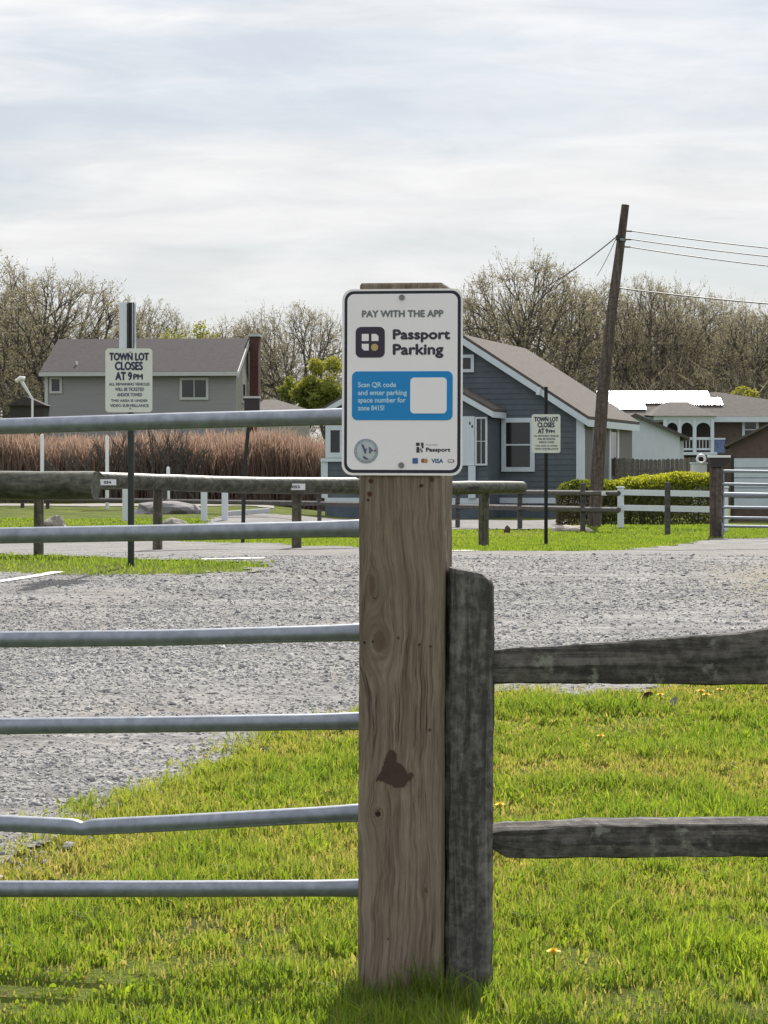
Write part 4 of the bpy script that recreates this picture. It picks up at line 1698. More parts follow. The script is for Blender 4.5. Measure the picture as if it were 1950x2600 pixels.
for y0, y1, z0, z1 in ((-.35, 4, GE - .14, GR), (8.35, 4, GE - .14, GR)):
    b = MB()
    b.v = [(-.2, y0, z0 + .02), (GL + .12, y0, z0 + .02), (GL + .12, y1, z1 + .02), (-.2, y1, z1 + .02),
           (-.2, y0, z0 + .16), (GL + .12, y0, z0 + .16), (GL + .12, y1, z1 + .16), (-.2, y1, z1 + .16)]
    b.f = [(0, 3, 2, 1), (4, 5, 6, 7), (0, 1, 5, 4), (1, 2, 6, 5), (2, 3, 7, 6), (3, 0, 4, 7)]
    b.build('roof', M['roof_grey'], gh)
b = MB()
b.box(-.22, GL + .14, -.45, -.352, GE - .20, GE + .0)
b.build('gutter', M['trim_grey'], gh)
b = MB()
b.v = [(GL + .121, -.36, GE - .30), (GL + .121, 4, GR - .12), (GL + .121, 4, GR + .15), (GL + .121, -.36, GE + .0),
       (GL + .16, -.36, GE - .30), (GL + .16, 4, GR - .12), (GL + .16, 4, GR + .15), (GL + .16, -.36, GE + .0)]
b.f = [(0, 1, 2, 3), (7, 6, 5, 4), (0, 4, 5, 1), (1, 5, 6, 2), (2, 6, 7, 3), (3, 7, 4, 0)]
b.build('rake_board', M['trim_grey'], gh)
b = MB()
b.box(-.02, .14, -.05, -.001, -.2, GE - .2)
b.build('downpipe', M['trim_grey'], gh)


def gz2(py):
    return EYE + (HOR - py) / FOC * 120 - gz_


window(gh, .22, .84, -.005, gz2(999), gz2(957), .11, 'trim_grey', (1, 1), 'window', .06)
window(gh, 6.68, 8.10, -.005, gz2(1016), gz2(960), .12, 'trim_grey', (2, 1), 'window', .06)
for y, zt in ((2.0, gz2(965)), (5.2, gz2(945))):
    b = MB()
    b.box(GL + .003, GL + .05, y, y + 1.0, zt - 1.1, zt)
    w_ = b.build('gable_window', M['trim_grey'], gh)
    b = MB()
    b.box(GL + .051, GL + .07, y + .2, y + .8, zt - .95, zt - .15)
    b.build('pane', M['glass'], w_)
b = MB()
b.box(GL + .17, GL + .62, 3.7, 4.6, -.2, gz2(846))
ch = b.build('chimney', M['brick'], gh)
b = MB()
b.box(GL + .10, GL + .69, 3.62, 4.68, gz2(846) + .002, gz2(840))
b.build('chimney_cap', M['trim_grey'], ch)
b = MB()
b.tube([(1.45, .6, GE + .30), (1.45, .6, GE + .58)], .05, 8)
b.tube([(1.45, .6, GE + .20), (1.45, .6, GE + .30)], .15, 8)
b.build('vent_pipe', M['white_paint'], gh)
b = MB()
b.v = [(3.4, -.9, gz2(1052)), (3.9, -.9, gz2(1052)), (3.55, -.8, gz2(1040))]
b = None

# leaning white pole in front of a dark shed left of the grey house
sh = empty('dark_shed', foot(72, 112), 'low dark shed in the trees beside the grey house', 'shed')
b = MB()
b.box(-.85, .70, 0, 2, -.3, at(0, 1030, 112).z - sh.location.z)
b.build('wall', M['dark_box'], sh)
b = MB()
zt = at(0, 1030, 112).z - sh.location.z
b.prism([(-1.0, zt), (.85, zt), (-.08, zt + .42)], -.15, 2.1)
b.build('roof', M['roof_grey'], sh)
sp = empty('leaning_pole', foot(82, 108), 'bright white pole leaning left beside the grey house', 'pole')
b = MB()
b.tube([foot(82, 108, -.2), at(82, 1012, 108), at(52, 964, 108)], [.05, .05, .09], 8)
world_part(b, 'shaft', M['white_paint'], sp, True)
b = MB()
b.tube([at(42, 968, 108), at(52, 960, 107.9), at(62, 962, 108)], .10, 8)
world_part(b, 'head', M['white_paint'], sp, True)

# ---- low brown roof between the grey and blue house
lh = empty('low_house', foot(700, 100), 'low house with a plain brown hipped roof behind the reeds', 'house')
k = 100 / FOC
b = MB()
zr, ze = at(0, 1010, 100).z - lh.location.z, at(0, 1042, 100).z - lh.location.z
x0, x1 = (640 - 700) * k, (790 - 700) * k
b.v = [(x0, 0, ze), (x1, 0, ze), (x1, 5, ze), (x0, 5, ze), (x0 + .35, 2.5, zr), (x0 + .9, 2.5, zr)]
b.f = [(0, 1, 5, 4), (1, 2, 5), (2, 3, 4, 5), (3, 0, 4), (0, 3, 2, 1)]
b.build('roof', M['roof_brown'], lh)
b = MB()
b.box(x0 + .2, x1 - .2, .2, 4.8, -.2, ze - .003)
b.build('wall', M['tan_siding'], lh)

# ---- white shed
ws = empty('white_shed', foot(1612, 88), 'white clapboard shed with a dark sloping roof behind the stockade fence', 'shed')
k = 88 / FOC
wz0 = ws.location.z


def wsz(py):
    return EYE + (HOR - py) * k - wz0


b = MB()
gable_wall(b, 0, 1.62, 0, 3.0, -.2, wsz(1104), wsz(1058))
b.build('wall', M['white_wall'], ws)
for sg in (-1, 1):
    b = MB()
    b.prism([(0, wsz(1058) + .002), (sg * 1.95, wsz(1118)), (sg * 1.95, wsz(1118) + .11), (0, wsz(1058) + .12)], -.22, 3.2)
    b.build('roof', M['roof_brown'], ws)
b = MB()
b.box(1.625, 1.80, .3, 2.8, -.2, wsz(1120))
b.build('side_bay', M['white_wall'], ws)

# ---- brown house with solar panels
rh = empty('brown_house', foot(1700, 110), 'brown house with white arched balcony and bright solar panels on its roof', 'house')
k = 110 / FOC
rz0 = rh.location.z


def rx(px, d=110):
    return (px - MID) / FOC * d - rh.location.x


def rzz(py, d=110):
    return EYE + (HOR - py) / FOC * d - rz0


PIT = math.tan(R(20.1))
ex0, ex1, eyf = rx(1500), rx(2250), -.4
ezf = rzz(1058, 109.6)
run = 3.3
zrid = ezf + PIT * run
b = MB()
V = [(ex0, eyf, ezf), (ex1, eyf, ezf), (ex1, eyf + 2 * run, ezf), (ex0, eyf + 2 * run, ezf), (ex0 + 1.3, eyf + run, zrid), (rx(1845), eyf + run, zrid)]
b.v = V + [(x, y, z - .12) for x, y, z in V[:4]]
b.f = [(0, 1, 5, 4), (1, 2, 5), (2, 3, 4, 5), (3, 0, 4), (0, 6, 7, 1), (1, 7, 8, 2), (2, 8, 9, 3), (3, 9, 6, 0), (9, 8, 7, 6)]
roof = b.build('roof', M['roof_brown'], rh)
b = MB()
b.box(ex0, ex1, eyf - .06, eyf - .002, ezf - .24, ezf - .01)
b.build('fascia', M['trim'], rh)
b = MB()
b.box(ex0 + .35, ex1 - .35, .0, 2 * run - .8, -.2, ezf - .13)
b.build('wall', M['brown_wall'], rh)
window(rh, rx(1884), rx(1926), -.002, rzz(1118), rzz(1064), .12, 'trim', (1, 2), 'window', .06)
# panels lie on the front slope
ca, sa = math.cos(math.atan(PIT)), math.sin(math.atan(PIT))


def on_roof(x, s, lift):
    """point on the front roof slope: s metres up from the eave"""
    return (x, eyf + s * ca - lift * sa, ezf + s * sa + lift * ca)


def solar(x0, x1, s0, s1):
    bb = MB()
    P = [on_roof(x, s, l) for l in (.05, .09) for x, s in ((x0, s0), (x1, s0), (x1, s1), (x0, s1))]
    bb.v = P
    bb.f = [(3, 2, 1, 0), (4, 5, 6, 7), (0, 1, 5, 4), (1, 2, 6, 5), (2, 3, 7, 6), (3, 0, 4, 7)]
    fr = bb.build('solar_panel', M['solar_frame'], rh)
    bb = MB()
    e = .035
    P = [on_roof(x, s, l) for l in (.085, .093) for x, s in ((x0 + e, s0 + e), (x1 - e, s0 + e), (x1 - e, s1 - e), (x0 + e, s1 - e))]
    bb.v = P
    bb.f = [(3, 2, 1, 0), (4, 5, 6, 7), (0, 1, 5, 4), (1, 2, 6, 5), (2, 3, 7, 6), (3, 0, 4, 7)]
    bb.build('glass', M['solar'], fr)


for i in range(5):
    xx = rx(1528) + i * 1.03
    solar(xx, xx + 1.0, 1.72, 3.38)
for i in range(2):
    xx = rx(1528) + i * 1.03
    solar(xx, xx + 1.0, .80, 1.68)
solar(rx(1752), rx(1752) + 1.62, 1.45, 2.45)
# balcony
PD = 107.2
py0 = PD - 110
pr = MB()
px0, px1 = rx(1652, PD), rx(1824, PD)
zpe = rzz(1056, PD)
V = [(px0, py0 - .25, zpe), (px1, py0 - .25, zpe), (px1, 1.2, zpe + .15), (px0, 1.2, zpe + .15), (rx(1690, 109), -.9, rzz(1021, 109.1)), (rx(1745, 109), -.9, rzz(1021, 109.1)),
     (rx(1690, 111), 1.2, rzz(1021, 111.2)), (rx(1745, 111), 1.2, rzz(1021, 111.2))]
pr.v = V
pr.f = [(0, 1, 5, 4), (1, 2, 7, 5), (0, 4, 6, 3), (4, 5, 7, 6), (0, 3, 2, 1)]
pr.build('porch_roof', M['roof_brown'], rh)
b = MB()
b.box(rx(1660, PD), rx(1818, PD), py0 - .1, py0 - .02, zpe - .17, zpe - .003)
b.build('porch_beam', M['trim'], rh)
cols = [1688, 1725, 1763, 1808]
for cpx in cols:
    b = MB()
    b.bbox(rx(cpx, PD) - .075, rx(cpx, PD) + .075, py0 - .13, py0 + .02, rzz(1150, PD), zpe - .172, .01)
    b.build('column', M['trim'], rh)
for a_, c_ in zip(cols[:-1], cols[1:]):
    xa, xb = rx(a_, PD) + .076, rx(c_, PD) - .076
    zt_, zs = zpe - .173, rzz(1086, PD)
    n = 9
    pts_top = [(xa + (xb - xa) * i / n, zt_) for i in range(n + 1)]
    arc = []
    for i in range(n + 1):
        t = i / n
        s = math.sin(math.pi * t)
        arc.append((xa + (xb - xa) * t, zs + (zt_ - .12 - zs) * s ** .55))
    b = MB()
    b.prism(pts_top + arc[::-1], py0 - .06, py0 - .02)
    b.build('arch', M['trim'], rh)
for z_a, z_b in ((1117, 1110), (1143, 1138)):
    b = MB()
    b.box(rx(1690, PD), rx(1806, PD), py0 - .02, py0 + .03, rzz(z_a, PD), rzz(z_b, PD))
    b.build('rail', M['trim'], rh)
for i in range(14):
    xx = rx(1692 + i * 8.4, PD)
    b = MB()
    b.box(xx - .022, xx + .022, py0 - .005, py0 + .02, rzz(1138, PD), rzz(1117, PD))
    b.build('baluster', M['trim_grey'], rh)
b = MB()
b.box(rx(1672, PD), rx(1820, PD), py0 - .15, -.01, rzz(1155, PD), rzz(1148, PD))
b.build('balcony_floor', M['trim'], rh)
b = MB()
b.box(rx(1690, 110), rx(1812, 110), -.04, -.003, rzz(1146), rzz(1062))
b.build('painted_porch_shade', M['dark_box'], rh)  # dark sheet painting in the shade inside the balcony
b = MB()
for i in range(12):
    x_ = rx(1812 + i * 2.4, PD)
    b.box(x_, x_ + .041, py0 + .04 + .02 * (i % 2), py0 + .06 + .02 * (i % 2), rzz(1150, PD), rzz(1116, PD))
o = b.build('towel', M['fabric_blue'])
o.location = rh.location
tag(o, 'blue and white cloth hung over the balcony end of the brown house', 'cloth')
b = MB()
b.box(rx(1808, PD), rx(1842, PD), py0 - .02, py0 + .03, rzz(1116, PD), rzz(1112, PD))
b.build('rail', M['trim'], rh)

# ---- garage
ga = empty('garage', foot(2090, 67.6), 'brown gabled garage with a wide pale blue white door', 'garage', R(-8.6))
k = 68 / FOC
gaz = ga.location.z


def gax(px):
    return (px - 2090) * k


def gaZ(py):
    return EYE + (HOR - py) * k - gaz


hw = -gax(1858)
zsl = (1135 - 1083) / (1950 - 1843.)
b = MB()
gable_wall(b, 0, hw, 0, 6, -.2, gaZ(1135 - zsl * 15), gaZ(1135 - zsl * (2090 - 1843)))
b.build('wall', M['brown_wall'], ga)
for sg in (-1, 1):
    b = MB()
    xe, zE, zA = sg * -gax(1842), gaZ(1137), gaZ(1135 - zsl * 248)
    b.prism([(0, zA), (xe, zE), (xe, zE + .07), (0, zA + .07)], -.25, 6.2)
    b.build('roof', M['roof_brown'], ga)
for i in range(5):
    z0_, z1_ = gaZ(1290) + i * (gaZ(1163) - gaZ(1290)) / 5, gaZ(1290) + (i + 1) * (gaZ(1163) - gaZ(1290)) / 5
    b = MB()
    b.bbox(gax(1867), -gax(1867), -.05, -.002, z0_ + .008, z1_ - .008, .01)
    b.build('door_panel', M['garage_door'], ga)
b = MB()
b.box(gax(1860), gax(1866), -.06, -.003, -.2, gaZ(1158))
b.box(-gax(1866), -gax(1860), -.06, -.003, -.2, gaZ(1158))
b.build('door_jamb', M['dark_box'], ga)

# ------------------------------------------------------------------ stockade fence
sf = empty('stockade_fence', foot(1650, 80), 'weathered grey board stockade fence between blue house and garage', 'fence')
xx = at(1490, 0, 80).x
i = 0
rr = random.Random(4)
while xx < at(1762, 0, 80).x:
    w = .135 + rr.uniform(-.008, .008)
    px = xx / 80 * FOC + MID
    zt = at(0, 1163 + 3 * math.sin(px * .02) + rr.uniform(-1.2, 1.2), 80).z
    zb = hz(xx, 80) - .1
    dd = 80 + rr.uniform(-.008, .008)
    b = MB()
    b.prism([(xx, zb), (xx + w, zb), (xx + w, zt - .04), (xx + w * .7, zt), (xx + w * .3, zt), (xx, zt - .04)], dd, dd + .02)
    world_part(b, 'board', M['stockade'], sf)
    xx += w + .008
    i += 1
for zz in (.45, 1.35):
    b = MB()
    b.box(at(1490, 0, 80).x, at(1762, 0, 80).x, 80.035, 80.09, zz, zz + .09)
    world_part(b, 'rail', M['stockade'], sf)

# white box with a ring hung on it
wb = empty('storage_box', foot(1776, 72), 'white storage box behind the hedge with a white ring above it', 'box')
b = MB()
zt = at(0, 1178, 72).z - wb.location.z
b.bbox(-.21, .23, 0, .5, -.2, zt, .02)
b.build('body', M['white_paint'], wb)
b = MB()
b.bbox(-.23, .25, -.02, .52, zt + .002, zt + .04, .012)
b.build('lid', M['white_plastic'], wb)
b = MB()
cx_, cz_, rad_ = .04, zt + .14, .12
b.tube([(cx_ + rad_ * math.cos(a), -.06 + .03 * math.sin(a * 1), cz_ + rad_ * math.sin(a)) for a in np.linspace(0, 2 * math.pi, 17)], .04, 8)
o = b.build('ring', M['white_paint'], None, True)
o.location = wb.location
tag(o, 'white ring leaning on the white storage box behind the hedge', 'ring')


# ------------------------------------------------------------------ vegetation builders
def leaf_cloud(name, C, size, tint, mat, parent, seed=0, flat=0.5):
    r = np.random.default_rng(seed)
    n = len(C)
    a = r.normal(0, 1, (n, 3))
    a /= np.linalg.norm(a, axis=1)[:, None]
    t = r.normal(0, 1, (n, 3))
    bb = np.cross(a, t)
    bb /= np.linalg.norm(bb, axis=1)[:, None]
    s = size[:, None]
    V = np.stack([C - a * s, C + bb * s * flat, C + a * s, C - bb * s * flat], 1).reshape(-1, 3)
    q = np.arange(n)[:, None] * 4 + np.array([[0, 1, 2, 3]])
    me = fast_mesh(name, V, [q], [4], mat, {'tint': np.repeat(tint, 4)})
    return link(name, me, mat, parent)


def hedge():
    loc = foot(1610, 63)
    root = empty('hedge', loc, 'clipped hedge with yellow green top behind the white fence', 'hedge')
    r = np.random.default_rng(31)
    n = 42000
    px = r.uniform(1412, 1815, n)
    dep = r.uniform(0, 1.6, n) ** 1.0
    d0 = 62 + 3.0 * np.clip((px - 1500) / 300, 0, 1)
    d = d0 + dep
    x = (px - MID) / FOC * d
    topy = np.interp(px, [1412, 1425, 1460, 1510, 1560, 1640, 1720, 1815], [1250, 1232, 1222, 1222, 1222, 1210, 1202, 1203])
    top = EYE + (HOR - topy) / FOC * d + .09 * (vnoise(x, d, .35, 4) - .5) + .08 * (vnoise(x, d, .13, 5) - .5)
    g0 = hgt(x, d) - .05
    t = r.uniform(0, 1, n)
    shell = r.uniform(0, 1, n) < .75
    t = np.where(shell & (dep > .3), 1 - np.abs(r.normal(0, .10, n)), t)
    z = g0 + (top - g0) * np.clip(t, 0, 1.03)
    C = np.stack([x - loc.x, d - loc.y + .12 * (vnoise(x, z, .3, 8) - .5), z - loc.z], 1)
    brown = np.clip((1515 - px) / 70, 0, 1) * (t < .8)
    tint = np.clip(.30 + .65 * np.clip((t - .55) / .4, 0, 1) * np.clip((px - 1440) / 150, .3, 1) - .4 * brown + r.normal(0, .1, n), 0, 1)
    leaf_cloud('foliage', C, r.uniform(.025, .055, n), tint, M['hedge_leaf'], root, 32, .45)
    for i in range(26):
        p = r.uniform(1420, 1800)
        d_ = 62.7 + 3.0 * max(0, min(1, (p - 1500) / 300))
        f = foot(p, d_) - loc
        bb = MB()
        bb.tube([f + Vector((0, 0, -.1)), f + Vector((r.uniform(-.1, .1), .1, .45)), f + Vector((r.uniform(-.25, .25), .2, .85))], [.025, .02, .01], 5)
        bb.build('stem', M['bark'], root)


hedge()


def tube_np(p0, p1, r0, r1, n, V, F):
    i = len(V)
    t = (p1 - p0)
    L = t.length
    if L < 1e-4:
        return
    t = t / L
    up = Vector((0, 0, 1)) if abs(t.z) < .9 else Vector((1, 0, 0))
    a = t.cross(up).normalized()
    b = a.cross(t)
    for p, r in ((p0, r0), (p1, r1)):
        for j in range(n):
            w = 2 * math.pi * j / n
            V.append(tuple(p + a * (math.cos(w) * r) + b * (math.sin(w) * r)))
    for j in range(n):
        k = (j + 1) % n
        F.append((i + j, i + k, i + n + k, i + n + j))


def make_oak(seed, H=12.0, W=5.5, fork=.24, dens=1.0, green=0.0):
    """branch skeleton grown towards a dome of twig tips; returns (wood mesh, twig mesh)"""
    r = np.random.default_rng(seed)
    n_tip = int(3300 * dens)
    # tips fill an uneven dome, denser towards its skin
    th = r.uniform(0, 2 * np.pi, n_tip)
    cz = r.uniform(-.75, 1, n_tip)
    rad = np.where(r.uniform(0, 1, n_tip) < .62, r.uniform(.86, 1, n_tip), r.uniform(.35, .9, n_tip))
    lump = 1 + .10 * np.sin(3 * th + seed) * np.sin(2.5 * cz + seed) + .06 * np.sin(5 * th + 1.3 * seed) + .05 * np.sin(9 * th + 7 * cz)
    s = np.clip(1 - cz * cz, 0, 1) ** .42 * rad * lump
    T = np.stack([W * s * np.cos(th), W * s * np.sin(th), H * (.60 + .385 * cz * rad * lump)], 1)
    V, F = [], []
    tw0, tw1, twr, twt = [], [], [], []

    def limb(a, b, r0, r1, n, segs):
        d = b - a
        prev = a
        side = Vector(r.normal(0, 1, 3))
        side = (side - d.normalized() * side.dot(d.normalized())) * d.length * .07
        for i in range(1, segs + 1):
            t = i / segs
            p = a + d * t + side * math.sin(math.pi * t) + Vector((0, 0, d.length * .05 * math.sin(math.pi * t)))
            tube_np(prev, p, r0 + (r1 - r0) * (i - 1) / segs, r0 + (r1 - r0) * t, n, V, F)
            prev = p

    def grow(p, pts, rr, lvl):
        n = len(pts)
        if lvl >= 5 or n <= 2:
            for q in pts:
                q = Vector(q)
                d = q - p
                m = p + d * .5 + Vector(r.normal(0, .08, 3)) * d.length
                tw0.extend([p, m])
                tw1.extend([m, q])
                twr.extend([.010, .007])
                twt.extend([.3, .4])
                for _ in range(4):
                    o_ = m.lerp(q, r.uniform(-.3, 1))
                    e = o_ + (d.normalized() * .5 + Vector(r.normal(0, .6, 3)) + Vector((0, 0, .15))) * r.uniform(.18, .45)
                    tw0.append(o_)
                    tw1.append(e)
                    twr.append(.006)
                    twt.append(r.uniform(.3, .7))
            return
        kk = {0: 5, 1: 5, 2: 5, 3: 4, 4: 3}[lvl]
        kk = min(kk, n)
        seeds = pts[r.choice(n, kk, replace=False)]
        for _ in range(2):
            lab = np.argmin(((pts[:, None] - seeds[None]) ** 2).sum(-1), 1)
            seeds = np.stack([pts[lab == j].mean(0) if (lab == j).any() else seeds[j] for j in range(kk)])
        for j in range(kk):
            sub = pts[lab == j]
            if not len(sub):
                continue
            c = Vector(sub.mean(0))
            f = {0: .48, 1: .52, 2: .55, 3: .6, 4: .6}[lvl]
            e = p + (c - p) * f
            e.z += .03 * H * (lvl == 0)
            e += Vector(r.normal(0, .05, 3)) * (c - p).length
            r1 = max(rr * (.28 + .6 * (len(sub) / n) ** .5), .010)
            r1 = min(r1, rr * .75)
            limb(p, e, min(rr * .85, r1 * 1.35), r1, {0: 7, 1: 6, 2: 4, 3: 3, 4: 3}[lvl], {0: 4, 1: 3, 2: 2, 3: 1, 4: 1}[lvl])
            grow(e, sub, r1, lvl + 1)
    R0 = .025 * H
    top = Vector((r.normal(0, .25), r.normal(0, .25), H * fork))
    limb(Vector((0, 0, -.4)), top, R0 * 1.25, R0 * .9, 9, 4)
    grow(top, T, R0 * .85, 0)
    wood = bpy.data.meshes.new('trunk')
    wood.from_pydata(V, [], F)
    wood.update()
    wood.materials.append(M['bark'])
    # twigs: thin three sided slivers, then buds along them
    A = np.array([tuple(p) for p in tw0])
    B = np.array([tuple(p) for p in tw1])
    W_ = np.array(twr)
    tt = np.array(twt)
    d = B - A
    ln = np.linalg.norm(d, axis=1)[:, None] + 1e-6
    s1 = np.cross(d / ln, r.normal(0, 1, d.shape))
    s1 /= np.linalg.norm(s1, axis=1)[:, None] + 1e-6
    s2 = np.cross(d / ln, s1)
    w = W_[:, None]
    TV = np.stack([A + s1 * w, A - s1 * w * .5 + s2 * w * .87, A - s1 * w * .5 - s2 * w * .87, B], 1).reshape(-1, 3)
    i = np.arange(len(A))[:, None] * 4
    F1 = np.concatenate([i + np.array([[0, 1, 3]]), i + np.array([[1, 2, 3]]), i + np.array([[2, 0, 3]])])
    nb = int(len(A) * (2.3 + green))
    pick = r.integers(0, len(A), nb)
    q = r.uniform(.3, 1.05, nb)[:, None]
    C = A[pick] * (1 - q) + B[pick] * q
    a_ = r.normal(0, 1, (nb, 3))
    a_ /= np.linalg.norm(a_, axis=1)[:, None]
    b_ = np.cross(a_, r.normal(0, 1, (nb, 3)))
    b_ /= np.linalg.norm(b_, axis=1)[:, None]
    bs = r.uniform(.025, .062, nb)[:, None]
    BV = np.stack([C - a_ * bs, C + b_ * bs * .6, C + a_ * bs, C - b_ * bs * .6], 1).reshape(-1, 3)
    off = len(TV)
    F2 = off + np.arange(nb)[:, None] * 4 + np.array([[0, 1, 2, 3]])
    tb = np.clip(r.normal(.78 + .1 * green, .14, nb), 0, 1)
    crown = fast_mesh('crown', np.concatenate([TV, BV]), [F1, F2], [3, 4], M['bud'], {'tint': np.concatenate([np.repeat(tt, 4), np.repeat(tb, 4)])})
    return wood, crown


OAKS = [make_oak(101, 12, 5.6, .22), make_oak(202, 12, 4.8, .28), make_oak(303, 12, 6.2, .20, 1.1), make_oak(404, 12, 4.2, .32, .8)]


def place_oak(kind, px, d, ytop, wscale, rz, label):
    p = foot(px, d)
    h = at(px, ytop, d).z - p.z
    root = empty('oak_tree', p, label, 'tree', rz, 'bare budding oaks behind the houses')
    s = h / 12.0
    root.scale = (s * wscale, s * wscale, s)
    wood, crown = OAKS[kind]
    link('trunk', wood, None, root)
    link('crown', crown, None, root)
    return root


TREES = [
    (0, 145, 138, 692, .98, .3, 'broad round topped bare oak rising left of the grey house'),
    (3, -60, 165, 640, .95, 1.3, 'tall pale bare oak at the edge behind the broad round oak'),
    (1, 10, 150, 775, 1.2, 2.6, 'dense bare oak low behind the leaning white pole'),
    (3, 378, 185, 764, .80, .9, 'slender pale bare oak behind the grey roof by the white strip'),
    (1, 265, 170, 838, 1.0, 4.2, 'short bare oak behind the grey roof beside the vent pipe'),
    (2, 738, 132, 772, .78, 1.9, 'spreading bare oak between the brick chimney and the parking sign'),
    (3, 610, 168, 812, .9, 3.0, 'small bare oak just behind the brick chimney'),
    (1, 1020, 160, 800, 1.0, 2.2, 'bare oak standing directly behind the parking sign'),
    (3, 1200, 150, 740, .75, 5.0, 'thin sparse bare oak over the blue gable peak'),
    (0, 1345, 138, 646, .74, .6, 'tallest spreading bare oak behind the blue house roof'),
    (1, 1472, 158, 716, .95, 1.1, 'dense bare oak behind the guy wire of the utility pole'),
    (2, 1605, 146, 700, .62, 2.0, 'bare oak directly behind the top of the leaning utility pole'),
    (0, 1712, 152, 716, .72, 3.3, 'wide bare oak right of the utility pole above the solar panels'),
    (1, 1655, 175, 800, .9, 5.3, 'bare oak deep in the wood above the solar panels'),
    (2, 1805, 160, 748, .70, 4.4, 'bare oak above the far end of the solar panels'),
    (1, 1880, 150, 790, 1.0, .2, 'bare oak behind the hip of the brown house roof'),
    (3, 1930, 140, 772, .85, 2.9, 'upright bare oak over the window of the brown house'),
    (2, 2080, 150, 790, .8, 1.5, 'bare oak beyond the garage roof'),
    (0, -260, 150, 720, .9, 5.5, 'bare oak beyond the broad round oak left of the houses'),
]
for t in TREES:
    place_oak(*t)


# scrubby understorey below the oaks, and light green spring growth
def understorey():
    r = np.random.default_rng(77)
    V, F, tint = [], [], []
    n = 46000
    px = np.concatenate([r.uniform(-350, 330, int(n * .30)), r.uniform(330, 870, int(n * .2)), r.uniform(1190, 2250, n - int(n * .30) - int(n * .2))])
    n = len(px)
    d = r.uniform(128, 178, n)
    x = (px - MID) / FOC * d
    topy = np.interp(px, [-350, 200, 330, 420, 560, 870, 1190, 1300, 1500, 1700, 1950, 2250], [975, 965, 915, 890, 900, 965, 960, 965, 950, 945, 945, 950])
    g0 = hgt(x, d)
    top = EYE + (HOR - topy) / FOC * d
    t = r.uniform(0, 1, n) ** .8
    z = g0 + (top - g0) * t * (.75 + .4 * vnoise(x, d, 2.2, 3))
    A = np.stack([x, d, z], 1)
    L = r.uniform(.3, .85, n)
    dirv = np.stack([r.normal(0, .5, n), r.normal(0, .5, n), r.uniform(.3, 1.2, n)], 1)
    dirv /= np.linalg.norm(dirv, axis=1)[:, None]
    B = A + dirv * L[:, None]
    s1 = np.cross(dirv, r.normal(0, 1, (n, 3)))
    s1 /= np.linalg.norm(s1, axis=1)[:, None]
    w = r.uniform(.008, .018, n)[:, None]
    TV = np.stack([A + s1 * w, A - s1 * w, B - s1 * w * .3, B + s1 * w * .3], 1).reshape(-1, 3)
    q = np.arange(n)[:, None] * 4 + np.array([[0, 1, 2, 3]])
    tt = np.clip(r.normal(.32, .2, n), 0, 1)
    me = fast_mesh('woodland_scrub', TV, [q], [4], M['bud'], {'tint': np.repeat(tt, 4)})
    struct(link('woodland_scrub', me, M['bud']), 'stuff')


understorey()


def leafy(name, px, d, ybot, ytop, halfpx, n, label, seed, dens=1.0, lo=.2, hi=1.0, cat='shrub', size=.07):
    p = foot(px, d)
    root = empty(name, p, label, cat)
    r = np.random.default_rng(seed)
    k = d / FOC
    zc = EYE + (HOR - (ybot + ytop) / 2) * k - p.z
    hz_ = (ybot - ytop) / 2 * k
    w = halfpx * k
    nc = 26
    cs = r.normal(0, .5, (nc, 3))
    cs /= np.maximum(1, np.linalg.norm(cs, axis=1)[:, None])
    which = r.integers(0, nc, n)
    off = r.normal(0, 1, (n, 3))
    off /= np.linalg.norm(off, axis=1)[:, None]
    off *= (r.uniform(.4, 1, n)[:, None]) * .30
    Q = cs[which] * .8 + off
    C = np.stack([Q[:, 0] * w, Q[:, 1] * w, zc + Q[:, 2] * hz_], 1)
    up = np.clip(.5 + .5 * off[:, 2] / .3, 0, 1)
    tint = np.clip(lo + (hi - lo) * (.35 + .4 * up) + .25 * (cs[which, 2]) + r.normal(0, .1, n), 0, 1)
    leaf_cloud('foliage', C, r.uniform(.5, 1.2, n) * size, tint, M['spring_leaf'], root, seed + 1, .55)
    bb = MB()
    bb.tube([(0, 0, -.3), (.05, 0, zc * .5), (0, .05, zc)], [.09, .07, .04], 7)
    for i in range(7):
        c = cs[i]
        bb.tube([(0, 0, zc * .55), (c[0] * w * .7, c[1] * w * .7, zc + c[2] * hz_ * .7)], [.04, .015], 5)
    bb.build('trunk', M['bark'], root)
    return root


leafy('spring_tree', 824, 108, 1075, 905, 84, 8000, 'bright yellow green leafy tree between the bare oak and the parking sign', 51, cat='tree', size=.10)
leafy('spring_tree', 735, 112, 1040, 955, 40, 1500, 'small olive leafing tree under the spreading bare oak', 52, lo=.0, hi=.6, cat='tree', size=.08)
leafy('spring_tree', 520, 178, 1000, 808, 75, 3000, 'faint pale green leafing tree behind the grey roof', 53, lo=.2, hi=.9, cat='tree', size=.11)
leafy('spring_tree', 440, 172, 1000, 822, 60, 1500, 'thin pale green tree behind the grey roof ridge', 54, lo=.2, hi=.8, cat='tree', size=.10)
leafy('spring_tree', 1885, 130, 1065, 975, 45, 900, 'yellow green leafing tree behind the brown house hip roof', 55, lo=.3, hi=1.0, cat='tree', size=.10)


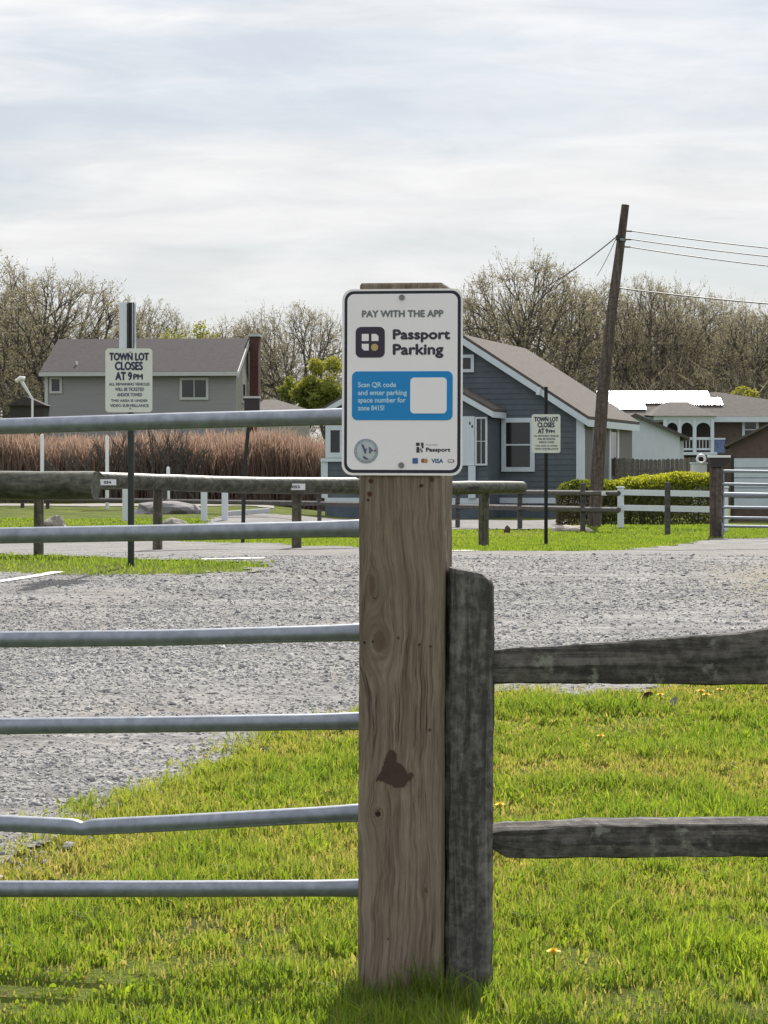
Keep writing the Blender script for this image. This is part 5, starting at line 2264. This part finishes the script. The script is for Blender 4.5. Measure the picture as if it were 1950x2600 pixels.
# ------------------------------------------------------------------ reeds
def reeds():
    r = np.random.default_rng(61)
    n = 22000
    d = r.uniform(85, 89, n)
    px = r.uniform(-350, 832, n)
    x = (px - MID) / FOC * d
    keep = r.uniform(0, 1, n) < (.75 + .25 * vnoise(x, d, 1.2, 3))
    x, d = x[keep], d[keep]
    n = len(x)
    z0 = hgt(x, d) - .05
    h = (1.9 + .7 * vnoise(x, d, 2.0, 1) + .3 * vnoise(x, d, .5, 2)) * r.uniform(.75, 1.08, n)
    lean = r.normal(0, .15, (n, 2)) * h[:, None]
    w = r.uniform(.012, .03, n)
    ang = r.uniform(0, 3.14, n)
    sv = np.stack([np.cos(ang) * w, np.sin(ang) * w, np.zeros(n)], 1)
    A = np.stack([x, d, z0], 1)
    B = A + np.stack([lean[:, 0] * .4, lean[:, 1] * .4, h * .6], 1)
    C = A + np.stack([lean[:, 0], lean[:, 1], h], 1)
    V = np.stack([A - sv, A + sv, B + sv * .9, B - sv * .9, C + sv * .4, C - sv * .4], 1).reshape(-1, 3)
    i = np.arange(n)[:, None] * 6
    q = np.concatenate([i + np.array([[0, 1, 2, 3]]), i + np.array([[3, 2, 4, 5]])])
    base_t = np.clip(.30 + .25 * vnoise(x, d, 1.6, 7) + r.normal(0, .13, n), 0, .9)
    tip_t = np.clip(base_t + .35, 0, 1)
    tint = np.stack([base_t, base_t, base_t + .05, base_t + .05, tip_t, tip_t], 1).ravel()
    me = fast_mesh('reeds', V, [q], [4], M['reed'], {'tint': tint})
    struct(link('reeds', me, M['reed']), 'stuff')


reeds()


def bare_shrub(px, d, ytop, seed, label):
    p = foot(px, d)
    root = empty('bare_shrub', p, label, 'shrub', 0, 'bare shrubs in front of the reeds')
    r = random.Random(seed)
    h = at(px, ytop, d).z - p.z
    b = MB()

    def br(a, dirv, L, rad, lvl):
        e = a + dirv * L
        m = a + dirv * (L * .5) + Vector((r.gauss(0, .05), r.gauss(0, .05), 0)) * L
        b.tube([a, m, e], [rad, rad * .8, rad * .6], 5, False)
        if lvl:
            for _ in range(3):
                nd = (dirv + Vector((r.gauss(0, .38), r.gauss(0, .38), .12))).normalized()
                br(a.lerp(e, r.uniform(.5, 1)), nd, L * r.uniform(.55, .8), rad * .6, lvl - 1)
    for _ in range(4):
        br(Vector((r.gauss(0, .08), r.gauss(0, .08), -.1)), Vector((r.gauss(0, .32), r.gauss(0, .2), 1)).normalized(), h * .45, .045, 3)
    b.build('branches', M['bark'], root)


for px, d, yt, sd, lab in ((205, 83.5, 1085, 1, 'bare many stemmed shrub before the reeds between two white poles'), (388, 83.8, 1075, 2, 'bare dark shrub before the reeds right of the green sign post'),
                           (460, 84, 1080, 3, 'bare twiggy shrub before the reeds over the broad tan boulder'), (500, 84, 1095, 4, 'low bare shrub before the reeds above the white bollards'),
                           (300, 84, 1080, 5, 'thin bare shrub before the reeds beside the green sign post')):
    bare_shrub(px, d, yt, sd, lab)


# ------------------------------------------------------------------ dandelions and litter in the near grass
def dandelion(px, py, label, s=1.0):
    p = gnd(px, py + 22 * s)
    root = empty('dandelion', p, label, 'flower', 0, 'dandelions in the grass')
    h = .055
    b = MB()
    b.tube([(0, 0, -.01), (.004, .002, h * .6), (.002, 0, h)], [.002, .0018, .0018], 6)
    b.build('stem', M['stem_green'], root)
    b = MB()
    r = random.Random(px)
    for ring, (rad, up, n) in enumerate(((.016, .002, 15), (.011, .006, 12), (.006, .009, 8))):
        for i in range(n):
            a = 2 * math.pi * i / n + ring * .3 + r.uniform(-.1, .1)
            da = .14
            c = Vector((.002, 0, h))
            e = c + Vector((math.cos(a) * rad, math.sin(a) * rad, up + r.uniform(-.001, .002)))
            s1 = Vector((-math.sin(a), math.cos(a), 0)) * .0022
            b.quad(c - s1 * .5, c + s1 * .5, e + s1, e - s1)
    b.tube([(.002, 0, h - .006), (.002, 0, h + .004)], [.004, .006], 8)
    b.build('flower_head', M['yellow'], root)
    root.scale = (s * 1.25, s * 1.25, s)


dandelion(1403, 2450, 'yellow dandelion in the short grass well below the lower grey rail', 1.0)
dandelion(1268, 2062, 'yellow dandelion close to the grey fence post just above the lower rail', 1.0)
dandelion(1524, 1881, 'yellow dandelion in the dull grass between the two grey rails', 1.0)
dandelion(1778, 1764, 'pale yellow dandelion at the gravel edge under the upper rail', 1.3)
dandelion(1792, 1772, 'yellow dandelion with a dark stem at the gravel edge under the upper rail', 1.2)
dandelion(1826, 1758, 'small yellow dandelion in the green tuft under the upper rail', 1.1)
dandelion(1675, 1770, 'yellow dandelion on the bare gravel edge by dry leaves', 1.1)


def dry_leaf(px, py, mat, s, label):
    p = gnd(px, py)
    b = MB()
    n = 8
    for i in range(n):
        t0, t1 = i / n, (i + 1) / n

        def pt(t, side):
            wv = math.sin(math.pi * min(1, t * .95 + .03)) ** .8 * .35
            return (s * (t - .5), s * wv * side, s * (.25 * (t - .5) ** 2 + .22 * wv * abs(side)))
        for sd in (-1, 1):
            b.quad(pt(t0, 0), pt(t1, 0), pt(t1, sd), pt(t0, sd))
    o = b.build('dry_leaf', mat)
    o.location = p + Vector((0, 0, .035))
    o.rotation_euler = (R(50), R(20), R(px))
    return tag(o, label, 'leaf', 'dry leaves in the grass')


dry_leaf(1936, 2408, M['orange_leaf'], .05, 'orange dry leaf lying in the grass below the lower rail')
dry_leaf(1856, 2364, M['brown_leaf'], .035, 'small dark brown leaf in the grass below the lower rail')
dry_leaf(1712, 1806, M['cloth_pale'], .10, 'pale dry leaf at the gravel edge between the rails')
dry_leaf(1640, 1790, M['brown_leaf'], .09, 'brown dry leaf at the gravel edge between the rails')
